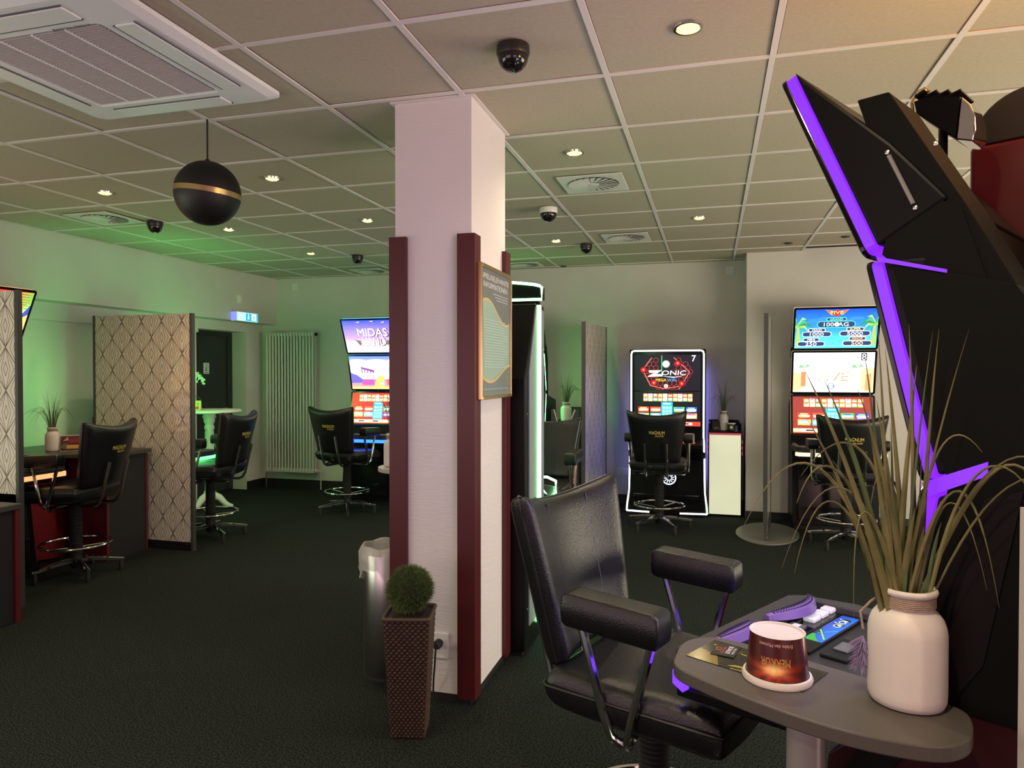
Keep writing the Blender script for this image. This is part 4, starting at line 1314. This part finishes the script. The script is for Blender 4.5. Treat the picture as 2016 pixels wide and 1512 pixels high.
vase((-5.00, 4.40, .832), .052, .19, 'white vase with a dark mark on the left desk')
small_grass((-5.00, 4.40, 1.015), 'grass tuft in the vase on the left desk', .33, 36, 2)
vase((-1.49, 7.42, .94), .058, .20, 'white vase tinted green in the notched dark cabinet at the back wall', seg=24)
small_grass((-1.49, 7.42, 1.135), 'grass tuft in front of the green-lit back wall', .36, 36, 3)
vase((.115, 7.60, .862), .050, .20, 'white vase on the lit white cabinet beside machine 7', seg=24)
small_grass((.115, 7.60, 1.055), 'grass tuft above the lit white cabinet', .36, 36, 4)
vase((-1.865, 3.965, .880), .060, .20, 'white vase at the left edge of the column, on the small round side table', seg=28)
small_grass((-1.865, 3.965, 1.075), 'grass tuft overlapping the three-screen machine left of the column', .40, 30, 9, droop=.3)

VX, VY, VZ = .3265, 1.3595, .880
fv = vase((VX, VY, VZ), .0615, .200, 'large white vase with twine round its neck on the foreground side table', seg=48)
body = fv.children[0]
MB().tube([(-.040, .012, .178), (-.058, .0, .168), (-.075, -.004, .150), (-.070, -.004, .120)], .0022, 6).build('twine_end', M_twine, body, smooth=True)
ft = MB()
for k in range(260):
    a = rnd.uniform(0, 2 * PI); l = rnd.uniform(.010, .026); zz = rnd.uniform(-.05, .0)
    o_ = Vector((-.068, .006, .105 + zz)); d_ = Vector((math.cos(a) * l * .8 - .006, math.sin(a) * l * .5, -l * .7))
    ft.tube([o_, o_ + d_ * .5, o_ + d_], [.0012, .0009, .0003], 3)
o = ft.build('feather_tassel', mat('feather', (.30, .24, .42), .9), body); o['kind'] = 'stuff'

fg = thing('ornamental_grass', 'long dry green-brown grass blades in the foreground vase', 'plant', (VX, VY, VZ + .19), 0, 'grasses in white vases')
RX, RY = math.cos(R(15.72)), math.sin(R(15.72)); FX, FY = -math.sin(R(15.72)), math.cos(R(15.72))
def G(lat, z, dep=0.): return (lat * RX + dep * FX, lat * RY + dep * FY, z - VZ - .19)
r5 = random.Random(11)
straight = [(-.148, 1.44), (-.170, 1.37), (-.195, 1.45), (-.112, 1.425), (-.094, 1.485), (-.067, 1.53), (-.038, 1.49), (-.012, 1.53), (.031, 1.52), (.047, 1.523), (.07, 1.52), (.009, 1.46), (-.13, 1.34), (-.08, 1.36), (-.05, 1.40), (-.02, 1.36), (-.105, 1.29), (.02, 1.33), (-.06, 1.28), (-.15, 1.28), (-.03, 1.25), (.05, 1.28), (.0, 1.22), (-.09, 1.21), (.03, 1.20)]
for k, (lat, z) in enumerate(straight):
    dep = min(r5.uniform(-.05, .06), (.050 - .728 * lat) / .685)
    b0 = (r5.uniform(-.026, .024), r5.uniform(-.02, .02))
    base = G(b0[0], VZ + .06, b0[1])
    mid = G(b0[0] * .6 + lat * .36, 1.07 + (z - 1.07) * .45, dep * .4)
    m = blade_mesh(bez(base, mid, G(lat, z, dep), 12), r5.uniform(.010, .018), tip=.05, tilt=R(15.72 + 90) + r5.uniform(-.5, .5))
    m.build('blade', M_grass if k % 4 else M_grass2, fg)
arch = [((1640, 960), (1510, 1105)), ((1600, 925), (1450, 1030)), ((1620, 985), (1530, 1110)), ((1672, 1000), (1640, 1195)), ((1830, 960), (1900, 1170)), ((1820, 985), (1885, 1140)), ((1900, 928), (2015, 1075)), ((1885, 912), (1960, 1060)), ((1800, 905), (1880, 885)), ((1870, 905), (1990, 985)), ((1735, 935), (1700, 1075)), ((1690, 905), (1560, 935)), ((1748, 960), (1790, 1080)), ((1640, 940), (1545, 985)), ((1850, 925), (1950, 1000))]
for k, (ap, en) in enumerate(arch):
    f = lambda q: ((q[0] - 1765) / 1118, 1.447 - (q[1] - 737) / 1118)
    b0 = (r5.uniform(-.022, .022), r5.uniform(-.02, .02)); lm = max(f(ap)[0], f(en)[0]); dep = min(r5.uniform(-.06, .05), (.050 - .728 * lm) / .685)
    base = Vector(G(b0[0], VZ + .10, b0[1])); A = Vector(G(*f(ap), min(dep * .6, (.050 - .728 * f(ap)[0]) / .685))); E_ = Vector(G(*f(en), dep))
    m = blade_mesh(bez(base, A * 2 - (base + E_) * .5, E_, 18), r5.uniform(.006, .0095), tip=.1, tilt=R(105) + r5.uniform(-.4, .4))
    m.build('blade', M_grass, fg)

# ------------------------------------------------------------------ foreground side table and what stands on it
TZ = .880
st = thing('side_table', 'grey-brown oval side table in the foreground carrying vase and cup', 'side table', (.165, 1.36, 0))
cxs = [(-.068, 1.455), (-.072, 1.42), (-.058, 1.39), (-.026, 1.362), (.06, 1.297), (.16, 1.236), (.25, 1.206), (.336, 1.200), (.385, 1.235), (.408, 1.288), (.416, 1.345), (.385, 1.375), (.345, 1.405), (.194, 1.497), (.06, 1.568), (.0, 1.583), (-.045, 1.555), (-.063, 1.51)]
# smooth the outline (Chaikin)
for _ in range(2):
    q = []
    for i in range(len(cxs)):
        (x0_, y0_), (x1_, y1_) = cxs[i], cxs[(i + 1) % len(cxs)]
        q += [(x0_ * .75 + x1_ * .25, y0_ * .75 + y1_ * .25), (x0_ * .25 + x1_ * .75, y0_ * .25 + y1_ * .75)]
    cxs = q
MB().prism([(x - .165, y - 1.36) for x, y in cxs], 'z', TZ - .026, TZ).build('table_top', M_deskedge, st, bevel=.003)
MB().lathe([(.033, .01), (.033, TZ - .027)], 24).build('leg', mat('leg_white_metal', (.62, .58, .58), .25, metal=.6), st, smooth=True)
MB().lathe([(.15, 0), (.15, .006), (.05, .014)], 32).build('base', M_steel, st, smooth=True)

cup = thing('paper_cup', 'dark red printed paper cup standing upside down on the side table', 'cup', (.119, 1.398, TZ), R(-8))
rb, rt, ch = .0575, .0500, .088
MB().lathe([(rb - .004, .0), (rb + .004, .001), (rb + .0055, .006), (rb + .003, .012), (rb - .001, .013)], 40, cap0=False, cap1=False).build('rim', M_vase, cup, smooth=True)
p = Pic(1, 1)
rows, segs = 14, 60
vsC, fsC, ccC = [], [], []
for j in range(rows + 1):
    for i in range(segs):
        a = 2 * PI * i / segs; v = j / rows
        r_ = rb - .002 + (rt - rb) * v
        vsC.append((r_ * math.cos(a), r_ * math.sin(a), .013 + (ch - .014) * v))
        da = (a - 1.5 * PI + .05) / .9
        g_ = math.exp(-(da ** 2) * 1.6 - ((v - .22) / .20) ** 2)
        g2 = math.exp(-(da ** 2) * 9 - ((v - .28) / .10) ** 2)
        rays = .6 + .4 * math.sin(math.atan2(v - .27, da * .5) * 9)
        base_ = ll((46 + 30 * v, 8, 12))
        hot = ll((225, 62, 12)); wht = ll((255, 225, 150))
        c = [base_[q] + hot[q] * g_ * rays + wht[q] * g2 for q in range(3)]
        ccC.append(tuple(min(1, q) for q in c))
for j in range(rows):
    for i in range(segs): fsC.append((j * segs + i, j * segs + (i + 1) % segs, (j + 1) * segs + (i + 1) % segs, (j + 1) * segs + i))
me = bpy.data.meshes.new('wall'); me.from_pydata(vsC, [], fsC); at = me.color_attributes.new('Col', 'FLOAT_COLOR', 'POINT')
for i, c in enumerate(ccC): at.data[i].color = (*c, 1)
me.polygons.foreach_set('use_smooth', [True] * len(me.polygons)); me.materials.append(print_mat(.3, .3))
o = bpy.data.objects.new('printed_wall', me); COL.objects.link(o); o.parent = cup
def wrap_text(txt, v, hgt, width, mat_, name):
    """upside-down lettering wrapped round the cup wall"""
    vs, fs, wd = text_geo(txt)
    out = []
    for x, y in vs:
        u = -(x / wd - .5) * width; vv = v - y * hgt
        r_ = rb - .0015 + (rt - rb) * vv
        a = 1.5 * PI + .0 + u / r_
        out.append((r_ * math.cos(a), r_ * math.sin(a), .013 + (ch - .014) * vv))
    MB().add(out, fs).build(name, mat_, cup)
wrap_text('Erlebe den Moment', .90, .085, .060, mat('cup_text', (.62, .38, .36), .5), 'slogan')
wrap_text('MERKUR', .56, .20, .052, mat('cup_logo', (.55, .26, .05), .45), 'logo_lettering')
g = MB()
for k in range(14):
    a = 2 * PI * k / 14
    for rr_, q in (((.0035), 0),): pass
    pts = []
    for rr_, aa in ((.005, a - .16), (.0105, a), (.005, a + .16)):
        vv = .27 + rr_ * math.sin(aa) / (ch - .014); r_ = rb - .0012 + (rt - rb) * vv; an = 1.5 * PI - .06 + rr_ * math.cos(aa) / r_
        pts.append((r_ * math.cos(an), r_ * math.sin(an), .013 + (ch - .014) * vv))
    g.add(pts, [(0, 1, 2)])
g.build('sun_emblem', mat('cup_sun', (.85, .62, .25), .5), cup)
MB().lathe([(rt - .0015, ch), (rt - .0005, ch + .001), (rt - .003, ch + .0005), (rt - .005, ch - .003), (.001, ch - .0032)], 40, cap0=False).build('cup_bottom', M_vase, cup, smooth=True)

fl_ = thing('flyer', 'dark glossy flyer with gold print lying partly under the cup', 'flyer', (.083, 1.452, TZ + .0008), R(-29))
p = Pic(.235, .115)
p.rect(0, 0, 1, 1, (26, 24, 18)).poly([(0, .0), (.3, .0), (.2, .35), (0, .5)], (120, 105, 40)).poly([(.35, .1), (.9, .35), (.95, .45), (.4, .2)], (170, 150, 70)).poly([(.4, .0), (1, .15), (1, .22), (.4, .05)], (140, 125, 60)).poly([(.5, .6), (.7, .9), (.8, .6)], (110, 95, 40)).line(.05, .8, .9, .55, .003, (190, 170, 90)).poly([(.1, .7), (.3, .55), (.35, .9)], (60, 55, 25))
p.build('print', print_mat(.15, .5), fl_, (-.1175, -.0575, .0006), (1, 0, 0), (0, 1, 0), step=.00003)
box(-.1175, .1175, -.0575, .0575, -.0006, .0005).build('sheet', M_matte, fl_)
cd = thing('bonus_card', 'small black card with orange and white print on the flyer', 'card', (.030, 1.503, TZ + .0028), R(-105))
p = Pic(.066, .046)
p.rect(0, 0, 1, 1, (30, 28, 27)).text('HOL DIR DEN', .5, .80, .10, (225, 220, 210), width=.5).text('BONUS!', .46, .54, .20, (230, 228, 220), width=.62)
p.text('EXTRA SPASS', .55, .36, .10, (200, 95, 50), width=.55).text('CX', .5, .06, .26, (215, 90, 45), width=.28)
p.build('print', print_mat(.35), cd, (-.033, -.023, .0004), (1, 0, 0), (0, 1, 0), step=.00003)
box(-.033, .033, -.023, .023, -.0008, .0003).build('sheet', M_matte, cd)

# second side table behind the column
s2 = thing('side_table', 'pale round side table peeking out left of the column', 'side table', (-1.77, 3.98, 0))
MB().prism([(.19 * math.cos(2 * PI * k / 48), .17 * math.sin(2 * PI * k / 48)) for k in range(48)], 'z', TZ - .026, TZ).build('table_top', mat('pale_laminate', (.40, .37, .35), .4), s2, bevel=.003)
MB().lathe([(.028, .01), (.028, TZ - .027)], 20).build('leg', M_black, s2, smooth=True)
MB().lathe([(.13, 0), (.13, .006), (.05, .012)], 28).build('base', M_black, s2, smooth=True)

# pale wall end at the right picture edge
struct(box(.4716, .56, 1.18, 1.30, 0, 1.235).build('trim_1', M_wall), 'pale narrow wall end at the right picture edge')

# ------------------------------------------------------------------ bin and topiary beside the column
bn = thing('waste_bin', 'round brushed steel waste bin lined with a clear plastic bag', 'bin', (-1.505, 3.13, 0))
MB().lathe([(.112, .0), (.115, .004), (.115, .585), (.112, .59), (.108, .585), (.108, .03), (.001, .028)], 48, cap1=False).build('shell', M_steel, bn, smooth=True)
MB().lathe([(.1165, .0), (.1165, .012)], 40).build('base_band', M_rubber, bn, smooth=True)
bag = MB()
segs, rows = 72, 16
prof = []
for j in range(rows + 1):
    u = j / rows
    if u < .45: prof.append((.105 - .01 * (1 - u / .45), .42 + .20 * u / .45))
    elif u < .6: prof.append((.107 + .016 * (u - .45) / .15, .62 + .006 * math.sin(PI * (u - .45) / .15)))
    else: prof.append((.123 + .006 * math.sin((u - .6) * 9), .62 - .13 * (u - .6) / .4))
vs = []
for j, (r_, z) in enumerate(prof):
    for i in range(segs):
        a = 2 * PI * i / segs; u = j / rows
        w_ = .0035 * math.sin(a * 9 + j * .9) + .003 * math.sin(a * 17 - j * 1.7) + .0025 * rnd.uniform(-1, 1)
        if u > .6:
            w_ = abs(w_) * 1.3 + .014 * max(0, math.sin(a - 2.6)) ** 6 * (u - .6) / .4
            z2 = z + .035 * math.sin(a * 3 + .8) * (u - .6) / .4 + .008 * math.sin(a * 11)
        else:
            z2 = z + .004 * math.sin(a * 6 + 1); w_ = w_ if u < .45 else abs(w_)
            if u < .45: w_ = -abs(w_)
        vs.append(((r_ + w_) * math.cos(a), (r_ + w_) * math.sin(a), z2))
bag.add(vs, [(j * segs + i, j * segs + (i + 1) % segs, (j + 1) * segs + (i + 1) % segs, (j + 1) * segs + i) for j in range(rows) for i in range(segs)])
bag.build('bag', mat('plastic_film', (.75, .76, .76), .28, alpha=.42, spec=.6), bn, smooth=2)

pl = thing('planter', 'tall tapered brown wicker planter in front of the column', 'planter', (-1.168, 2.632, 0), R(14))
PH, b0_, b1_ = .490, .066, .092
core = MB()
core.add([(s1 * (b0_ - .004), s2_ * (b0_ - .004), .004) for s1, s2_ in ((-1, -1), (1, -1), (1, 1), (-1, 1))] + [(s1 * (b1_ - .004), s2_ * (b1_ - .004), PH - .01) for s1, s2_ in ((-1, -1), (1, -1), (1, 1), (-1, 1))],
         [(3, 2, 1, 0), (0, 1, 5, 4), (1, 2, 6, 5), (2, 3, 7, 6), (3, 0, 4, 7), (4, 5, 6, 7)])
core.build('core', mat('wicker_dark', (.018, .010, .008), .8), pl)
wv = MB()
rowsN = 42
for k in range(4):
    Mx = Matrix.Rotation(k * PI / 2, 4, 'Z')
    for j in range(rowsN):
        z = .012 + (PH - .03) * j / (rowsN - 1); hw = b0_ + (b1_ - b0_) * z / PH
        n_ = 8
        for i in range(n_):
            off = .5 if j % 2 else 0.
            xa = -hw + (i + off - .25) * 2 * hw / n_; xb = xa + 2 * hw / n_ * .92
            xa, xb = max(xa, -hw), min(xb, hw)
            if xb - xa < .004: continue
            xm = (xa + xb) / 2; hz = .0044
            P_ = [(xa, 0, 0), (xm, .0055, hz), (xb, 0, 0), (xm, .0055, -hz), (xa + .25 * (xb - xa), .004, hz), (xa + .75 * (xb - xa), .004, hz), (xa + .75 * (xb - xa), .004, -hz), (xa + .25 * (xb - xa), .004, -hz), (xm, .0075, 0)]
            vs = [Mx @ Vector((x, -hw + .004 - y, z + zz)) for x, y, zz in P_]
            wv.add(vs, [(0, 7, 8, 4), (4, 8, 1), (1, 8, 5), (5, 8, 2), (2, 8, 6), (6, 8, 3), (3, 8, 7)])
o = wv.build('weave', mat('wicker_brown', (.055, .026, .018), .5, noise=.4, nscale=50), pl); o['kind'] = 'stuff'
MB().tube([(x, y, PH - .006) for x, y in rrect(-b1_, b1_, -b1_, b1_, .012, 3)], .0075, 8, closed=True).build('rim', mat('wicker_rim', (.06, .04, .028), .6, bump=.8, bscale=200), pl, smooth=True)
tb = thing('topiary_ball', 'round green artificial grass ball on top of the wicker planter', 'plant', (-1.168, 2.632, PH - .006))
tb.scale = (1.14, 1.14, 1.14)
MB().lathe([(.074 * math.cos(R(a)), .082 + .074 * math.sin(R(a))) for a in range(-80, 90, 10)], 24).build('core', mat('topiary_core', (.012, .022, .006), .9), tb, smooth=True)
gr = MB()
r6 = random.Random(5)
for k in range(5200):
    z = r6.uniform(-.92, 1); a = r6.uniform(0, 2 * PI); q = math.sqrt(1 - z * z)
    n_ = Vector((q * math.cos(a), q * math.sin(a), z))
    d_ = (n_ + Vector((r6.gauss(0, .28), r6.gauss(0, .28), r6.gauss(0, .28)))).normalized()
    b_ = n_ * .072 + Vector((0, 0, .082)); L = r6.uniform(.013, .024)
    s_ = d_.cross(Vector((r6.random(), r6.random(), r6.random()))).normalized() * .0011
    gr.add([b_ - s_, b_ + s_, b_ + d_ * L], [(0, 1, 2)])
o = gr.build('grass_spikes', mat('topiary_green', (.085, .135, .030), .55, noise=.5, nscale=80), tb); o['kind'] = 'stuff'

# ------------------------------------------------------------------ small far furniture
lc = thing('lit_cabinet', 'white glowing cabinet standing right of machine 7', 'cabinet', (.13, 7.45, 0))
box(-.165, .165, .012, .44, .0, .845).build('body', M_black, lc, bevel=.002)
box(-.152, .152, -.004, .012, .025, .825).build('lit_panel', mat('lit_panel', (.6, .6, .5), .4, emit=(.90, .92, .62), estr=.62), lc)
box(-.158, .158, -.003, .012, .828, .845).build('red_strip', mat('red_strip', (.3, .03, .05), .3, emit=(1, .12, .2), estr=.35), lc)
tr = MB().box(-.16, .16, .03, .43, .846, .860); tr.box(-.16, .16, .41, .43, .86, .955); tr.box(.145, .16, .03, .41, .86, .94); tr.box(-.16, -.145, .03, .41, .86, .94)
tr.build('tray', M_gloss, lc, bevel=.002)
for k in range(2): 
    q = MB()
    for j in range(9): q.box(-.168 + k * .333, -.165 + k * .333, .04 + (j % 3) * .03, .06 + (j % 3) * .03, .62 + (j // 3) * .06, .65 + (j // 3) * .06)
    q.build('light_dots', led('red_dots', (1, .1, .15), 2.), lc)['kind'] = 'stuff'
mg_ = thing('mug', 'dark mug with a sun emblem on the lit cabinet', 'mug', (.195, 7.545, .862))
MB().lathe([(.030, 0), (.036, .004), (.040, .08), (.037, .08), (.034, .008), (.001, .006)], 24, cap1=False).build('body', mat('mug_dark', (.03, .03, .03), .3), mg_, smooth=True)
MB().lathe([(.0372, .070), (.0406, .070), (.0406, .081), (.0375, .081)], 24, cap0=False, cap1=False).build('rim', M_white, mg_, smooth=True)
p = Pic(.04, .04); p.disc(.5, .5, .018, (225, 215, 150), 20, r2=.011).disc(.5, .5, .009, (225, 215, 150)).build('emblem', print_mat(), mg_, (-.024, -.0415, .018), (1, 0, 0), (0, 0, 1))
t = thing('tent_card', 'small dark display card with painted bluish glare on the lit cabinet', 'card', (.045, 7.54, .862), R(12))
tq = MB().prism([(-.02, 0), (.02, 0), (.025, .10), (.021, .10)], 'x', -.04, .04).build('stand', M_gloss, t)
p = Pic(.074, .09); p.rect(0, 0, 1, 1, (40, 30, 40)).rect(0, .55, 1, 1, (90, 120, 190), (40, 60, 120)).poly([(.1, .1), (.9, .2), (.5, .5)], (120, 70, 70)).build('print', print_mat(.2), t, (-.037, -.0195, .004), (1, 0, 0), (0, .41, .91))  # the blue upper band is glare painted into the card's colours
t = thing('tent_card', 'acrylic stand with a reddish picture card on the left desk', 'card', (-4.88, 4.47, .832), R(42))
MB().prism([(-.03, 0), (.03, 0), (.03, .004), (-.012, .004), (.018, .125), (.012, .125), (-.02, .004)], 'x', -.085, .085).build('stand', mat('acrylic', (.5, .55, .55), .1, alpha=.45), t)
p = Pic(.16, .115); p.rect(0, 0, 1, 1, (60, 28, 28), (90, 40, 38)).rect(.25, .12, .95, .38, (190, 140, 70)).poly([(.0, .2), (.2, .1), (.3, .5), (.1, .5)], (90, 85, 80)).poly([(.3, .5), (.8, .55), (.9, .9), (.4, .8)], (125, 40, 45)).poly([(.1, .65), (.35, .7), (.3, .95)], (170, 130, 120))
p.build('print', print_mat(.25), t, (-.08, -.0215, .006), (1, 0, 0), (0, .24, .97))

nc = thing('cabinet', 'dark cabinet with a notched front holding a vase at the green back wall', 'cabinet', (-1.47, 7.25, 0))
cbody = MB().box(-.145, .145, .02, .62, .0, .90)
cbody.build('body', mat('cabinet_grey_green', (.030, .036, .036), .5), nc, bevel=.002)
MB().prism([(-.145, 0), (.145, 0), (.145, 1.07), (.115, 1.07), (.03, .86), (-.05, .86), (-.11, 1.07), (-.145, 1.07)], 'y', 0, .018).build('front_panel', mat('cabinet_front', (.045, .052, .052), .5), nc)
box(-.145, .145, .60, .618, .90, 1.07).build('back_panel', MATS['cabinet_grey_green'], nc)
M_edge = mat('edge_band', (.6, .6, .58), .35)
MB().prism([(.115, 1.07), (.03, .86), (.018, .86), (.100, 1.07)], 'y', -.004, .0).build('edge_band', M_edge, nc)
MB().prism([(-.110, 1.07), (-.05, .86), (-.060, .86), (-.122, 1.07)], 'y', -.004, .0).build('edge_band', M_edge, nc)
box(-.14, .14, .20, .58, .90, .94).build('shelf', M_matte, nc)

bt = thing('pedestal_table', 'white round table on an ornate fluted column leg by the door', 'table', (-5.15, 6.40, 0))
M_ivory = mat('ivory_white', (.64, .66, .60), .45)
MB().lathe([(.001, 1.03), (.315, 1.03), (.325, 1.037), (.325, 1.055), (.315, 1.06), (.001, 1.06)], 48, cap0=False, cap1=False).build('table_top', M_ivory, bt, smooth=True)
pf = [(.075, .10), (.055, .15), (.062, .18), (.048, .20), (.046, .30), (.058, .315), (.058, .335), (.044, .35), (.040, .84), (.052, .86), (.050, .88), (.040, .90), (.058, .94), (.055, .96), (.07, .985), (.06, 1.0), (.075, 1.03)]
MB().lathe(pf, 28).build('column_leg', M_ivory, bt, smooth=True)
fb = MB()
for k in range(12):
    a = 2 * PI * k / 12
    fb.tube([(.042 * math.cos(a), .042 * math.sin(a), .36), (.039 * math.cos(a), .039 * math.sin(a), .83)], .006, 5)
fb.build('fluting', M_ivory, bt, smooth=True)['kind'] = 'stuff'
for k in range(3):
    a = 2 * PI * k / 3 + .35
    c, s_ = math.cos(a), math.sin(a)
    MB().tube([(.03 * c, .03 * s_, .15), (.10 * c, .10 * s_, .12), (.16 * c, .16 * s_, .055), (.21 * c, .21 * s_, .028), (.24 * c, .24 * s_, .030)], [.04, .038, .030, .026, .018], 10).build('foot', M_ivory, bt, smooth=True)
t = thing('table_card', 'small yellow and red folded card on the white pedestal table', 'card', (-5.20, 6.26, 1.06), R(25))
MB().prism([(-.03, 0), (.03, 0), (.006, .10), (-.006, .10)], 'x', -.05, .05).build('card', mat('card_yellow', (.55, .42, .16), .4), t)
p = Pic(.096, .095); p.rect(0, 0, 1, 1, (215, 185, 90)).poly([(.1, .1), (.9, .1), (.8, .5), (.5, .35), (.2, .55)], (190, 60, 50)).disc(.3, .75, .012, (250, 240, 160)).disc(.75, .7, .014, (120, 150, 60)).build('print', print_mat(.3), t, (-.048, -.0305, .002), (1, 0, 0), (0, .24, .97))
orc = thing('orchid', 'white orchid spray leaning over the pedestal table', 'plant', (-5.36, 6.34, 1.06))
MB().lathe([(.040, 0), (.055, .09), (.050, .09), (.045, .02), (.001, .02)], 24, cap1=False).build('pot', M_white, orc, smooth=True)
MB().tube([(0, 0, .05), (.01, 0, .2), (.03, .01, .34), (.07, .02, .41), (.12, .04, .39), (.17, .05, .30)], .003, 6).build('stem', mat('orchid_stem', (.08, .14, .04), .5), orc, smooth=True)
for k, (x, y, z) in enumerate(((.07, .0, .395), (.10, .01, .37), (.085, .0, .34), (.13, .02, .345), (.155, .03, .315), (.11, .0, .30), (.17, .03, .28))):
    fb = MB()
    for j in range(5):
        a = 2 * PI * j / 5 + k
        s_ = .026 if k < 5 else .014
        fb.pillow(lambda u, v: (x + math.cos(a) * s_ * (v + 1) * .6 - math.sin(a) * s_ * .5 * u * (1 - .4 * abs(v)), y - .006 * (v + 1) * (j % 2), z + math.sin(a) * s_ * (v + 1) * .6 + math.cos(a) * s_ * .5 * u * (1 - .4 * abs(v))), (0, 1, 0), .004, 4, 4, 2)
    fb.build('blossom', mat('orchid_white', (.7, .74, .66), .6), orc, smooth=2)
for k in range(3): blade_mesh(bez((0, 0, .06), (.05 * math.cos(k * 2.1), .05 * math.sin(k * 2.1), .2), (.16 * math.cos(k * 2.1), .16 * math.sin(k * 2.1), .10), 8), .04, tip=.3).build('leaf', mat('orchid_leaf', (.03, .08, .02), .4), orc)

bpy.context.view_layer.update()
